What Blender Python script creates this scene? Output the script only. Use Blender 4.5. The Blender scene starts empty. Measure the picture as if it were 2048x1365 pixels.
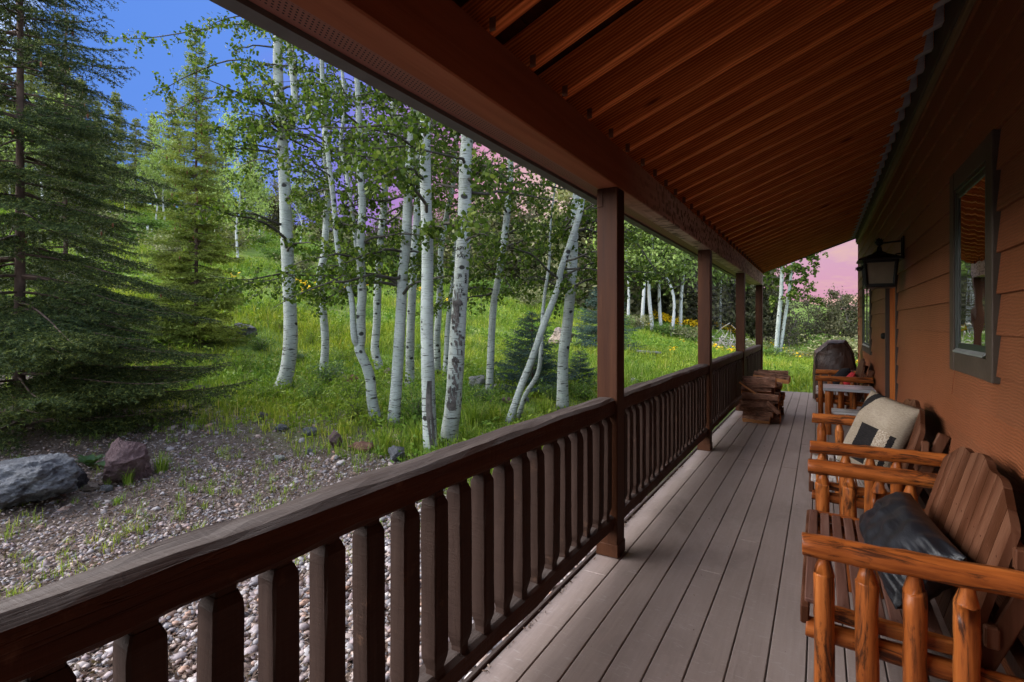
SUN_E, SUN_ANG, SKY_E, EXPO = 1.5, 85.0, 0.15, 2.68
import bpy, math, random
import numpy as np
from mathutils import Vector, Matrix
SC = bpy.context.scene
COL = SC.collection
rad = math.radians
random.seed(7)
RNG = np.random.default_rng(11)

# ------------------------------------------------------------------ camera
TH, CAM_H, FPX = rad(31.0), 1.48, 1024.0
cam_d = bpy.data.cameras.new('camera')
cam_d.lens, cam_d.sensor_width = 18.0, 36.0
cam_d.shift_y = -34.5 / 2048
cam_d.clip_start, cam_d.clip_end = 0.05, 2000
cam = bpy.data.objects.new('camera', cam_d)
COL.objects.link(cam)
cam.location = (0, 0, CAM_H)
cam.rotation_euler = (rad(90), 0, TH)
SC.camera = cam

# survey helpers: turn sightings taken from the camera point into world points
def ray(px, py):
    u, v = (px - 1024) / FPX, -(py - 648) / FPX
    return np.array((-math.sin(TH) + u * math.cos(TH), math.cos(TH) + u * math.sin(TH), v))
def on_z(px, py, z):
    d = ray(px, py); return d * ((z - CAM_H) / d[2]) + np.array((0, 0, CAM_H))
def at_depth(px, py, dep):
    return ray(px, py) * dep + np.array((0, 0, CAM_H))

def sp(t, w=1.5):
    t = np.asarray(t, dtype=float) / w
    return w * np.where(t > 30, t, np.log1p(np.exp(np.minimum(t, 30))))
EX, EY = -math.sin(rad(78)), math.cos(rad(78))
def gz(x, y):
    """terrain height: flat by the porch, then a meadow hillside climbing away from the house"""
    x = np.asarray(x, dtype=float); y = np.asarray(y, dtype=float)
    s = x * EX + y * EY
    h = -0.35 + 0.062 * sp(s - 4.5) + 0.215 * sp(s - 11.5, 2.0) - 0.13 * sp(s - 62, 8)
    r = np.hypot(x, y)
    a = np.clip((r - 4) / 14, 0, 1)
    h = h + a * (0.10 * np.sin(x * 0.55 + 1.3) * np.sin(y * 0.47 + 0.4) + 0.05 * np.sin(x * 1.3 + y * 0.9) + 0.22 * np.sin(x * 0.16 + 2) * np.sin(y * 0.13))
    h = h + 0.03 * np.sin(x * 2.1 + y * 1.1) * np.sin(y * 1.9)
    h = h + 0.2 * np.exp(-((x - 0.2) / 3.0) ** 2) / (1 + np.exp(-(y - 13) / 0.6)) * np.exp(-np.clip(y - 14, 0, 99) / 9)
    return h
def hit(px, py):
    d = ray(px, py); o = np.array((0, 0, CAM_H)); t0 = 0.5; t = 0.5
    while t < 150:
        p = o + d * t
        if p[2] < float(gz(p[0], p[1])): break
        t0 = t; t += 0.04 + t * 0.004
    for _ in range(24):
        m = (t0 + t) / 2; p = o + d * m
        if p[2] < float(gz(p[0], p[1])): t = m
        else: t0 = m
    return o + d * t
def depth_of(p): return -p[0] * math.sin(TH) + p[1] * math.cos(TH)
def ground_at(px, dep):
    p = at_depth(px, 648, dep); return np.array((p[0], p[1], float(gz(p[0], p[1]))))

# ------------------------------------------------------------------ mesh helpers
def tag(o, label=None, cat=None, group=None, kind=None):
    if label: o['label'] = label
    if cat: o['category'] = cat
    if group: o['group'] = group
    if kind: o['kind'] = kind
    return o
def thing(name, label, cat, loc=(0, 0, 0), rz=0.0, group=None):
    o = bpy.data.objects.new(name, None)
    o.empty_display_size = 0.2
    COL.objects.link(o); o.location = loc; o.rotation_euler = (0, 0, rz)
    return tag(o, label, cat, group)
def mesh_np(name, V, faces, smooth=False):
    """faces: list of int arrays (m,k)"""
    V = np.asarray(V, dtype=np.float32).reshape(-1, 3)
    me = bpy.data.meshes.new(name)
    me.vertices.add(len(V)); me.vertices.foreach_set('co', V.ravel())
    faces = [np.asarray(f, dtype=np.int32) for f in faces if len(f)]
    li = np.concatenate([f.ravel() for f in faces])
    tot = np.concatenate([np.full(len(f), f.shape[1], np.int32) for f in faces])
    st = np.concatenate([[0], np.cumsum(tot)[:-1]]).astype(np.int32)
    me.loops.add(len(li)); me.loops.foreach_set('vertex_index', li)
    me.polygons.add(len(tot)); me.polygons.foreach_set('loop_start', st); me.polygons.foreach_set('loop_total', tot)
    me.polygons.foreach_set('use_smooth', np.full(len(tot), bool(smooth)))
    me.update(calc_edges=True); me.validate()
    return me
def put(name, me, mat=None, parent=None):
    o = bpy.data.objects.new(name, me)
    COL.objects.link(o)
    if mat is not None:
        if len(me.materials): me.materials.clear()
        for m in (mat if isinstance(mat, (list, tuple)) else [mat]): me.materials.append(m)
    if parent is not None: o.parent = parent
    return o
def copy_tree(o, parent=None):
    c = o.copy(); COL.objects.link(c)
    if parent is not None: c.parent = parent
    for ch in list(o.children): copy_tree(ch, c)
    return c

class MB:
    """collects shapes into one mesh"""
    def __init__(s): s.V = []; s.F = {}; s.n = 0
    def add(s, V, faces):
        V = np.asarray(V, dtype=np.float64).reshape(-1, 3)
        for f in faces:
            f = np.asarray(f, dtype=np.int64)
            if f.ndim == 1: f = f[None]
            s.F.setdefault(f.shape[1], []).append(f + s.n)
        s.V.append(V); s.n += len(V); return s
    def box(s, x0, x1, y0, y1, z0, z1, b=0.0, M=None):
        """box with a chamfer b on every edge"""
        V, F = bevel_box(x0, x1, y0, y1, z0, z1, b)
        if M is not None: V = V @ np.array(M.to_3x3()).T + np.array(M.translation)
        return s.add(V, F)
    def bar(s, p0, p1, w, h, b=0.003, up=(0, 0, 1)):
        p0, p1 = Vector(p0), Vector(p1); d = (p1 - p0); L = d.length; d.normalize()
        up = Vector(up); sx = d.cross(up)
        if sx.length < 1e-4: sx = Vector((1, 0, 0))
        sx.normalize(); uz = sx.cross(d)
        M = Matrix((sx, d, uz)).transposed().to_4x4(); M.translation = p0
        return s.box(-w / 2, w / 2, 0, L, -h / 2, h / 2, b, M)
    def tube(s, P, R, n=10, cap=True, jit=0.0, seed=0, aspect=None):
        V, F = tube(P, R, n, cap, jit, seed); return s.add(V, F)
    def prism(s, pts, y0, y1, axis='y'):
        """polygon pts (a,b) extruded; axis y: (x,z); axis x: (y,z); axis z: (x,y)"""
        k = len(pts); P = np.array(pts, float)
        def mk(t):
            if axis == 'y': return np.c_[P[:, 0], np.full(k, t), P[:, 1]]
            if axis == 'x': return np.c_[np.full(k, t), P[:, 0], P[:, 1]]
            return np.c_[P[:, 0], P[:, 1], np.full(k, t)]
        V = np.r_[mk(y0), mk(y1)]
        i = np.arange(k); j = (i + 1) % k
        return s.add(V, [np.c_[i, j, j + k, i + k], np.arange(k)[::-1], np.arange(k) + k])
    def mesh(s, name, smooth=False):
        return mesh_np(name, np.concatenate(s.V), [np.concatenate(v) for v in s.F.values()], smooth)
    def put(s, name, mat, parent=None, smooth=False, fixn=True):
        me = s.mesh(name, smooth)
        if fixn:
            import bmesh
            bm = bmesh.new(); bm.from_mesh(me); bmesh.ops.recalc_face_normals(bm, faces=bm.faces); bm.to_mesh(me); bm.free()
        return put(name, me, mat, parent)
def bevel_box(x0, x1, y0, y1, z0, z1, b):
    lo = np.array((min(x0, x1), min(y0, y1), min(z0, z1))); hi = np.array((max(x0, x1), max(y0, y1), max(z0, z1)))
    if b <= 0:
        V = np.array([[(lo, hi)[i][0], (lo, hi)[j][1], (lo, hi)[k][2]] for i in (0, 1) for j in (0, 1) for k in (0, 1)])
        return V, [np.array([[0, 1, 3, 2], [4, 6, 7, 5], [0, 4, 5, 1], [2, 3, 7, 6], [0, 2, 6, 4], [1, 5, 7, 3]])]
    b = min(b, 0.45 * float((hi - lo).min()))
    V = []; idx = {}
    for i in (0, 1):
        for j in (0, 1):
            for k in (0, 1):
                c = np.array(((lo, hi)[i][0], (lo, hi)[j][1], (lo, hi)[k][2])); s = np.array((1 - 2 * i, 1 - 2 * j, 1 - 2 * k)) * b
                for a in range(3):
                    v = c + s; v[a] = c[a]; idx[(i, j, k, a)] = len(V); V.append(v)
    Q, T = [], []
    for a in range(3):
        o = [q for q in range(3) if q != a]
        for e in (0, 1):
            def key(p, q):
                t = [0, 0, 0]; t[a] = e; t[o[0]] = p; t[o[1]] = q; return idx[(*t, a)]
            Q.append([key(0, 0), key(1, 0), key(1, 1), key(0, 1)])
        for p in (0, 1):
            for q in (0, 1):
                def key2(e, ax):
                    t = [0, 0, 0]; t[a] = e; t[o[0]] = p; t[o[1]] = q; return idx[(*t, ax)]
                Q.append([key2(0, o[0]), key2(1, o[0]), key2(1, o[1]), key2(0, o[1])])
    for i in (0, 1):
        for j in (0, 1):
            for k in (0, 1): T.append([idx[(i, j, k, 0)], idx[(i, j, k, 1)], idx[(i, j, k, 2)]])
    return np.array(V), [np.array(Q), np.array(T)]
def frames(P):
    P = np.asarray(P, float); d = np.gradient(P, axis=0); d /= np.linalg.norm(d, axis=1)[:, None] + 1e-12
    ref = np.array((0, 0, 1.0)) if abs(d[0][2]) < 0.9 else np.array((1.0, 0, 0))
    U = []; u = np.cross(d[0], ref); u /= np.linalg.norm(u)
    for k in range(len(P)):
        u = u - d[k] * (u @ d[k]); u /= np.linalg.norm(u) + 1e-12; U.append(u)
    U = np.array(U); return d, U, np.cross(d, U)
def tube(P, R, n=10, cap=True, jit=0.0, seed=0):
    P = np.asarray(P, float); R = np.broadcast_to(np.asarray(R, float), (len(P),)); _, U, W = frames(P)
    a = np.arange(n) * 2 * np.pi / n
    rr = R[:, None] * np.ones((1, n))
    if jit:
        g = np.random.default_rng(seed); q = g.normal(size=(len(P), n)) * jit; q[1:-1] = (q[:-2] + q[1:-1] * 2 + q[2:]) / 4
        rr = rr * (1 + q)
    V = P[:, None] + rr[..., None] * (np.cos(a)[None, :, None] * U[:, None] + np.sin(a)[None, :, None] * W[:, None])
    m = len(P); i = np.arange(m - 1)[:, None] * n; j = np.arange(n)[None]; k = (j + 1) % n
    F = [np.stack([i + j, i + k, i + n + k, i + n + j], -1).reshape(-1, 4)]
    if cap: F += [np.arange(n)[::-1], np.arange(n) + (m - 1) * n]
    return V.reshape(-1, 3), F
def spline(P, m):
    """catmull-rom through P, m points"""
    P = np.asarray(P, float)
    if len(P) == 2: return P[0] + (P[1] - P[0]) * np.linspace(0, 1, m)[:, None]
    Q = np.r_[[2 * P[0] - P[1]], P, [2 * P[-1] - P[-2]]]
    t = np.linspace(0, len(P) - 1 - 1e-9, m); i = t.astype(int); f = (t - i)[:, None]
    a, b, c, d = Q[i], Q[i + 1], Q[i + 2], Q[i + 3]
    return 0.5 * (2 * b + (c - a) * f + (2 * a - 5 * b + 4 * c - d) * f ** 2 + (3 * b - a - 3 * c + d) * f ** 3)

# ------------------------------------------------------------------ materials
class NT:
    def __init__(s, name, emis=False):
        s.m = bpy.data.materials.new(name); s.m.use_nodes = True; s.t = s.m.node_tree; s.t.nodes.clear()
        s.out = s.t.nodes.new('ShaderNodeOutputMaterial'); s._tc = None
    def n(s, typ, **kw):
        x = s.t.nodes.new(typ)
        for k, v in kw.items(): setattr(x, k, v)
        return x
    def l(s, a, b): s.t.links.new(a, b)
    def val(s, sock, v):
        if isinstance(v, bpy.types.NodeSocket): s.l(v, sock)
        elif v is not None:
            if hasattr(sock.default_value, '__len__') and not hasattr(v, '__len__'): v = (v,) * len(sock.default_value)
            if hasattr(sock.default_value, '__len__') and len(sock.default_value) == 4 and len(v) == 3: v = (*v, 1)
            sock.default_value = v
    def tc(s, which='Object'):
        if s._tc is None: s._tc = s.n('ShaderNodeTexCoord')
        return s._tc.outputs[which]
    def objrand(s): return s.n('ShaderNodeObjectInfo').outputs['Random']
    def island(s): return s.n('ShaderNodeNewGeometry').outputs['Random Per Island']
    def math(s, op, a, b=None, c=None, clamp=False):
        x = s.n('ShaderNodeMath', operation=op, use_clamp=clamp); s.val(x.inputs[0], a)
        if b is not None: s.val(x.inputs[1], b)
        if c is not None: s.val(x.inputs[2], c)
        return x.outputs[0]
    def vmath(s, op, a, b=None):
        x = s.n('ShaderNodeVectorMath', operation=op); s.val(x.inputs[0], a)
        if b is not None: s.val(x.inputs[3 if op == 'SCALE' else 1], b)
        return x.outputs['Value' if op in ('DOT_PRODUCT', 'LENGTH') else 'Vector']
    def sep(s, v):
        x = s.n('ShaderNodeSeparateXYZ'); s.val(x.inputs[0], v); return x.outputs
    def mapv(s, v, scale=(1, 1, 1), loc=(0, 0, 0), rot=(0, 0, 0)):
        x = s.n('ShaderNodeMapping'); s.val(x.inputs['Vector'], v); s.val(x.inputs['Scale'], scale); s.val(x.inputs['Location'], loc); s.val(x.inputs['Rotation'], rot); return x.outputs[0]
    def noise(s, v, scale, detail=4, rough=0.55, dist=0.0, out='Fac'):
        x = s.n('ShaderNodeTexNoise'); s.val(x.inputs['Vector'], v); s.val(x.inputs['Scale'], scale); s.val(x.inputs['Detail'], detail); s.val(x.inputs['Roughness'], rough); s.val(x.inputs['Distortion'], dist)
        return x.outputs[out]
    def voro(s, v, scale, feature='F1', out='Distance', rnd=1.0):
        x = s.n('ShaderNodeTexVoronoi', feature=feature); s.val(x.inputs['Vector'], v); s.val(x.inputs['Scale'], scale); s.val(x.inputs['Randomness'], rnd); return x.outputs[out]
    def ramp(s, f, stops, interp='LINEAR'):
        x = s.n('ShaderNodeValToRGB'); s.val(x.inputs[0], f); r = x.color_ramp; r.interpolation = interp
        while len(r.elements) > 1: r.elements.remove(r.elements[-1])
        for i, (p, c) in enumerate(stops):
            e = r.elements[0] if i == 0 else r.elements.new(p)
            e.position = p; c = (c, c, c) if not hasattr(c, '__len__') else c; e.color = (*c, 1)
        return x.outputs[0]
    def mix(s, f, a, b, mode='MIX'):
        x = s.n('ShaderNodeMix', data_type='RGBA', blend_type=mode); s.val(x.inputs[0], f); s.val(x.inputs[6], a); s.val(x.inputs[7], b); return x.outputs[2]
    def bump(s, h, strength=0.4, dist=0.01, normal=None):
        x = s.n('ShaderNodeBump'); s.val(x.inputs['Height'], h); s.val(x.inputs['Strength'], strength); s.val(x.inputs['Distance'], dist)
        if normal is not None: s.l(normal, x.inputs['Normal'])
        return x.outputs[0]
    def bsdf(s, color, rough=0.6, normal=None, spec=0.5, metal=0.0, sheen=0.0, coat=0.0, ior=None):
        b = s.n('ShaderNodeBsdfPrincipled'); s.val(b.inputs['Base Color'], color); s.val(b.inputs['Roughness'], rough); s.val(b.inputs['Specular IOR Level'], spec); s.val(b.inputs['Metallic'], metal)
        if normal is not None: s.l(normal, b.inputs['Normal'])
        if sheen: s.val(b.inputs['Sheen Weight'], sheen)
        if coat: s.val(b.inputs['Coat Weight'], coat); s.val(b.inputs['Coat Roughness'], 0.25)
        if ior: s.val(b.inputs['IOR'], ior)
        s.last = b; return b.outputs[0]
    def done(s, sh): s.l(sh, s.out.inputs['Surface']); return s.m

def wood(name, c1, c2, c3, axis='y', rough=0.5, bump=0.35, fine=1.0, rings=0.0, coat=0.0, spec=0.12, dark=None, var=0.25, knots=False, tilt=0.0):
    """long-grained timber; axis is the direction of the grain in object space"""
    t = NT(name)
    off = t.n('ShaderNodeCombineXYZ'); r = t.objrand(); isl = t.island()
    for i, k in enumerate((37.0, 53.0, 71.0)): t.val(off.inputs[i], t.math('ADD', t.math('MULTIPLY', r, k), t.math('MULTIPLY', isl, k * 1.7)))
    v = t.vmath('ADD', t.mapv(t.tc(), rot=(0, tilt, 0)) if tilt else t.tc(), off.outputs[0])
    S = {'x': (0.7, 12, 12), 'y': (12, 0.7, 12), 'z': (12, 12, 0.7)}[axis]
    g1 = t.noise(t.mapv(v, S), 1.0 * fine, 5, 0.6, 0.6 / fine)
    g2 = t.noise(t.mapv(v, tuple(k * 7 for k in S)), 1.0 * fine, 3, 0.6)
    big = t.noise(v, 1.6, 3)
    f = t.math('ADD', t.math('MULTIPLY', g1, 0.75), t.math('MULTIPLY', g2, 0.25))
    if rings:
        w = t.n('ShaderNodeTexWave', wave_type='RINGS', rings_direction=axis.upper()); t.val(w.inputs['Vector'], t.mapv(v, {'x': (.18, 1, 1), 'y': (1, .18, 1), 'z': (1, 1, .18)}[axis], loc=(.05, .07, .04)))
        t.val(w.inputs['Scale'], rings); t.val(w.inputs['Distortion'], 5.0); t.val(w.inputs['Detail'], 2); t.val(w.inputs['Detail Scale'], 0.7)
        f = t.math('ADD', t.math('MULTIPLY', f, 0.72), t.math('MULTIPLY', w.outputs['Fac'], 0.24))
    col = t.ramp(f, [(0.36, c1), (0.5, c2), (0.63, c3)])
    if knots:
        kn = t.voro(t.mapv(v, {'x': (1, 4.5, 4.5), 'y': (4.5, 1, 4.5), 'z': (4.5, 4.5, 1)}[axis]), 1.7)
        col = t.mix(t.ramp(kn, [(0.05, 0.9), (0.13, 0)]), col, tuple(x * 0.3 for x in c1))
    if dark is not None:
        dm = t.noise(t.mapv(v, {'x': (3, 22, 22), 'y': (22, 3, 22), 'z': (22, 22, 3)}[axis]), 1.0, 6, 0.7, 1.2)
        col = t.mix(t.ramp(dm, [(0.50, 0), (0.62, 0.9)]), col, dark)
    vv = t.math('ADD', 1 - var, t.math('MULTIPLY', t.math('ADD', t.math('MULTIPLY', isl, 0.6), t.math('ADD', t.math('MULTIPLY', big, 0.8), t.math('MULTIPLY', r, 0.3))), var * 1.2))
    col = t.mix(1.0, col, t.ramp(vv, [(0, 0), (1, 1)]), 'MULTIPLY') if var else col
    h = t.math('ADD', t.math('MULTIPLY', g2, 0.5), t.math('MULTIPLY', f, 0.7))
    return t.done(t.bsdf(col, t.math('ADD', rough - 0.08, t.math('MULTIPLY', g1, 0.18)), t.bump(h, bump, 0.006), spec, coat=coat))
def plain(name, col, rough=0.5, metal=0.0, bump=0.0, bscale=60, spec=0.22, var=0.0):
    t = NT(name); c = col
    nz = t.noise(t.tc(), bscale, 3)
    if var: c = t.mix(t.ramp(t.noise(t.tc(), bscale * 0.15, 4), [(0.35, 0), (0.65, 1)]), tuple(x * (1 - var) for x in col), tuple(min(1, x * (1 + var)) for x in col))
    return t.done(t.bsdf(c, rough, t.bump(nz, bump, 0.004) if bump else None, spec, metal))
# ------------------------------------------------------------------ porch materials
M_RAFTER = wood('fir rafters', (.38, .088, .020), (.62, .168, .042), (.80, .265, .076), 'x', .5, .4, 3.2, 24.0, var=.22, knots=True, tilt=math.atan(.38))
M_ROOFDECK = wood('roof boards', (.022, .006, .003), (.042, .012, .005), (.06, .018, .007), 'y', .6, .3, var=.3)
M_STAIN = wood('stained post', (.030, .0095, .0035), (.046, .015, .0055), (.062, .022, .0085), 'z', .55, .25, var=.2)
def beam_mat():
    t = NT('weathered beam'); v = t.tc(); y = t.sep(v)[1]
    g = t.noise(t.mapv(v, (14, .9, 14)), 1.0, 5, .6, .5)
    c = t.ramp(g, [(.3, (.21, .072, .036)), (.7, (.28, .105, .055))])
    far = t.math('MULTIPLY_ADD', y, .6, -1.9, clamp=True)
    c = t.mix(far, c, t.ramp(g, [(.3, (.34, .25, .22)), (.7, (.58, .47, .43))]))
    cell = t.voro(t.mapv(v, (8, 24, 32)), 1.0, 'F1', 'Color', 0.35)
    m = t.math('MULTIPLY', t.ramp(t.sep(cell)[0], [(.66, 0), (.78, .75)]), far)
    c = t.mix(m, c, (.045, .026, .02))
    h = t.math('SUBTRACT', g, t.math('MULTIPLY', m, 1.2))
    return t.done(t.bsdf(c, .68, t.bump(h, .5, .008), .1))
M_BEAM = beam_mat()
def rail_mat():
    t = NT('rough dark stained rail'); v0 = t.tc(); r = t.objrand()
    o = t.n('ShaderNodeCombineXYZ'); [t.val(o.inputs[i], t.math('MULTIPLY', r, k)) for i, k in enumerate((31., 17., 57.))]
    v = t.vmath('ADD', v0, o.outputs[0])
    saw = t.noise(t.mapv(v, (4, 70, 9)), 1.0, 3, .6, .4)      # saw marks across the timber
    g = t.noise(t.mapv(v, (24, 1.1, 24)), 1.0, 5, .65, .8)
    wear = t.noise(v, 5.0, 6, .7)
    c = t.ramp(g, [(.3, (.034, .012, .006)), (.6, (.062, .024, .012)), (.75, (.085, .040, .025))])
    c = t.mix(t.ramp(wear, [(.60, 0), (.72, .55)]), c, (.15, .085, .055))
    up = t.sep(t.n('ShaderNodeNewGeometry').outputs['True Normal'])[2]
    c = t.mix(t.math('MULTIPLY', t.ramp(up, [(.55, 0), (.8, .85)]), t.ramp(g, [(.3, .75), (.6, 1)])), c, t.ramp(g, [(.3, (.040, .032, .029)), (.6, (.070, .059, .055)), (.75, (.10, .087, .082))]))   # grayer on faces that point up
    crack = t.ramp(t.noise(t.mapv(v, (30, .6, 30)), 1.0, 2, .5, 1.5), [(.49, 0), (.5, 1), (.51, 0)])
    h = t.math('SUBTRACT', t.math('ADD', t.math('MULTIPLY', saw, .5), g), t.math('MULTIPLY', crack, .8))
    return t.done(t.bsdf(c, .62, t.bump(h, .55, .008), .10))
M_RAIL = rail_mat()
def baluster_mat():
    t = NT('rough sawn baluster'); v0 = t.tc(); r = t.objrand()
    o = t.n('ShaderNodeCombineXYZ'); [t.val(o.inputs[i], t.math('MULTIPLY', r, k)) for i, k in enumerate((31., 17., 57.))]
    v = t.vmath('ADD', v0, o.outputs[0])
    saw = t.noise(t.mapv(v, (8, 8, 120), rot=(.25, .1, 0)), 1.0, 3, .6, .6)
    g = t.noise(t.mapv(v, (26, 26, 1.6)), 1.0, 5, .65, .8)
    c = t.ramp(t.math('ADD', t.math('MULTIPLY', g, .7), t.math('MULTIPLY', saw, .3)), [(.32, (.024, .0125, .009)), (.6, (.042, .024, .018)), (.78, (.065, .041, .033))])
    c = t.mix(t.ramp(t.noise(v, 9, 5, .7), [(.62, 0), (.74, .5)]), c, (.14, .075, .045))
    c = t.mix(t.math('MULTIPLY', r, .35), c, (.05, .03, .024))
    h = t.math('ADD', t.math('MULTIPLY', saw, .5), g)
    return t.done(t.bsdf(c, .65, t.bump(h, .4, .005), .10))
M_BALUSTER = baluster_mat()
def deck_mat():
    t = NT('composite deck boards'); v = t.tc(); isl = t.island()
    g = t.noise(t.mapv(v, (55, 3.0, 55)), 1.0, 4, .6)
    big = t.noise(t.mapv(v, (1.4, .7, 1)), 1.0, 5, .6); spk = t.noise(v, 160, 3, .7)
    c = t.ramp(t.math('ADD', t.math('MULTIPLY', big, .7), t.math('MULTIPLY', g, .3)), [(.3, (.19, .145, .128)), (.55, (.265, .21, .19)), (.75, (.33, .28, .262))])
    c = t.mix(t.ramp(spk, [(.62, 0), (.74, .5)]), c, (.10, .075, .065))
    c = t.mix(t.math('MULTIPLY', isl, .3), c, (.15, .115, .10))
    stain = t.noise(t.mapv(v, (2.2, .9, 1), loc=(3, 8, 0)), 1.0, 6, .65, .8)
    c = t.mix(t.ramp(stain, [(.5, 0), (.72, .6)]), c, (.115, .088, .078))
    scr = t.noise(t.mapv(v, (9, 40, 1), rot=(0, 0, .6)), 1.0, 3, .7, 2.0)
    c = t.mix(t.ramp(scr, [(.58, 0), (.72, .4)]), c, (.36, .33, .32))
    rg = t.math('ADD', .36, t.math('MULTIPLY', big, .2))
    return t.done(t.bsdf(c, rg, t.bump(t.math('ADD', g, t.math('MULTIPLY', spk, .4)), .3, .004), .28))
M_DECK = deck_mat()
def siding_mat():
    t = NT('embossed lap siding'); v0 = t.tc(); isl = t.island()
    o = t.n('ShaderNodeCombineXYZ'); [t.val(o.inputs[i], t.math('MULTIPLY', isl, k)) for i, k in enumerate((3., 41., 23.))]
    v = t.vmath('ADD', v0, o.outputs[0])
    d = t.noise(t.mapv(v, (1, .9, 5)), 1.0, 2, .5)
    g = t.noise(t.vmath('ADD', t.mapv(v, (1, 2.4, 55)), t.vmath('SCALE', t.n('ShaderNodeCombineXYZ').outputs[0], 1)), 1.0, 3, .55, 1.6)
    w = t.n('ShaderNodeTexWave', wave_type='BANDS', bands_direction='Z'); t.val(w.inputs['Vector'], t.mapv(v, (.5, .5, 1))); t.val(w.inputs['Scale'], 22.0); t.val(w.inputs['Distortion'], 9.0); t.val(w.inputs['Detail'], 3); t.val(w.inputs['Detail Scale'], .55)
    h = t.math('ADD', t.math('MULTIPLY', g, .5), t.math('MULTIPLY', w.outputs['Fac'], .55))
    big = t.noise(t.mapv(v0, (1, .8, .8)), 1.3, 4)
    c = t.ramp(big, [(.3, (.175, .054, .021)), (.7, (.225, .075, .033))])
    c = t.mix(t.ramp(h, [(.25, .35), (.6, 0)]), c, (.075, .027, .013))
    c = t.mix(t.math('MULTIPLY', isl, .22), c, (.11, .058, .034))
    return t.done(t.bsdf(c, .5, t.bump(h, .5, .006), .10))
M_SIDING = siding_mat()
M_TRIM = plain('brown gray trim', (.055, .039, .029), .55, bump=.25, bscale=45, var=.12, spec=.15)
M_LEDGER = plain('weathered ledger', (.055, .036, .026), .7, bump=.3, bscale=30, var=.25)
M_PALETRIM = wood('pale trim strip', (.10, .06, .03), (.16, .10, .055), (.2, .13, .07), 'y', .55, .2)
M_SASH = plain('dark green sash', (.012, .017, .015), .45, bump=.05, spec=.6)
M_SASHSILL = plain('weathered aluminium sill', (.16, .17, .16), .4, spec=.6, var=.2)
M_DOORWOOD = wood('orange stained door', (.16, .040, .010), (.30, .085, .018), (.38, .12, .028), 'z', .4, .2, var=.25, coat=.2)
M_DOORTRIM = plain('dark door trim', (.035, .022, .017), .5, bump=.2, bscale=40)
M_GALV = plain('galvanised hanger', (.36, .32, .32), .5, metal=.0, bump=.1, bscale=90, var=.25)
M_CLIP = plain('stained framing clip', (.17, .07, .04), .5, metal=.2, bump=.1, bscale=90, var=.25)
M_GUTTER = plain('dark gutter', (.10, .10, .105), .55, bump=.1, bscale=60, var=.12)
M_BLACK = plain('black iron', (.012, .011, .010), .45, metal=.3, bump=.15, bscale=80)
def soffit_mat():
    t = NT('perforated soffit'); v = t.tc()
    s = t.sep(v); fx = t.math('FRACT', t.math('MULTIPLY', s[0], 80)); fy = t.math('FRACT', t.math('MULTIPLY', t.math('ADD', s[1], t.math('MULTIPLY', s[0], .5)), 56))
    dx = t.math('SUBTRACT', fx, .5); dy = t.math('SUBTRACT', fy, .5)
    d = t.math('SQRT', t.math('ADD', t.math('MULTIPLY', dx, dx), t.math('MULTIPLY', dy, dy)))
    edge = t.math('MULTIPLY', t.math('GREATER_THAN', s[0], -1.315), t.math('LESS_THAN', s[0], -1.245))
    hole = t.math('MULTIPLY', t.math('LESS_THAN', d, .24), edge)
    c = t.mix(hole, (.22, .10, .08), (.006, .004, .004))
    return t.done(t.bsdf(c, .5, spec=.15))
M_SOFFIT = soffit_mat()
def glass_mat():
    t = NT('window glass'); v = t.tc()
    lw = t.n('ShaderNodeFresnel'); t.val(lw.inputs['IOR'], 1.9)
    b = t.bump(t.noise(t.mapv(v, (1, 1.2, 1.2)), 2.2, 2), .03, .05)
    g = t.n('ShaderNodeBsdfGlossy'); t.val(g.inputs['Roughness'], .015); t.val(g.inputs['Color'], (.95, .93, .88, 1)); t.l(b, g.inputs['Normal'])
    d = t.bsdf((.016, .013, .010), .25)
    m = t.n('ShaderNodeMixShader'); t.l(t.math('MULTIPLY_ADD', lw.outputs[0], 1.5, .42, clamp=True), m.inputs[0]); t.l(d, m.inputs[1]); t.l(g.outputs[0], m.inputs[2])
    return t.done(m.outputs[0])
M_GLASS = glass_mat()
M_LAMPGLASS = plain('frosted tan lamp glass', (.12, .092, .06), .35, bump=.15, bscale=50, var=.12)

# ------------------------------------------------------------------ deck
XI, XW = -1.09, 0.69           # inner face of the posts, face of the house wall
PORCH0, PORCH1 = -3.3, 12.72
mb = MB(); rg = random.Random(3)
edges = [-1.236] + [-1.0735 + 0.1465 * i for i in range(12)] + [XW - .004]
for a, b in zip(edges[:-1], edges[1:]):
    y = PORCH0
    cuts = sorted([rg.uniform(-2.5, 12) for _ in range(3)])
    for c in cuts + [PORCH1 + rg.uniform(-.004, .006)]:
        if c - y > .5 or c > PORCH1 - .1:
            mb.box(a + .0025, b - .0025, y, c - .0015, -.028, rg.uniform(-.0008, .0008), .0035); y = c
deck = mb.put('deck', M_DECK); tag(deck, kind='structure')
mb = MB()
for x in (-1.20, -.6, 0., .62): mb.box(x - .02, x + .02, PORCH0, PORCH1 - .06, -.24, -.0325)
mb.box(-1.25, .69, PORCH1 - .05, PORCH1 - .012, -.27, -.0325)
mb.box(-1.262, -1.2305, PORCH0, PORCH1 - .012, -.27, -.0325, .003)
mb.box(-1.262, -1.2385, PORCH0, PORCH1 - .012, -.0324, .012, .004)
tag(mb.put('deck_framing', M_RAIL), kind='structure')

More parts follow.
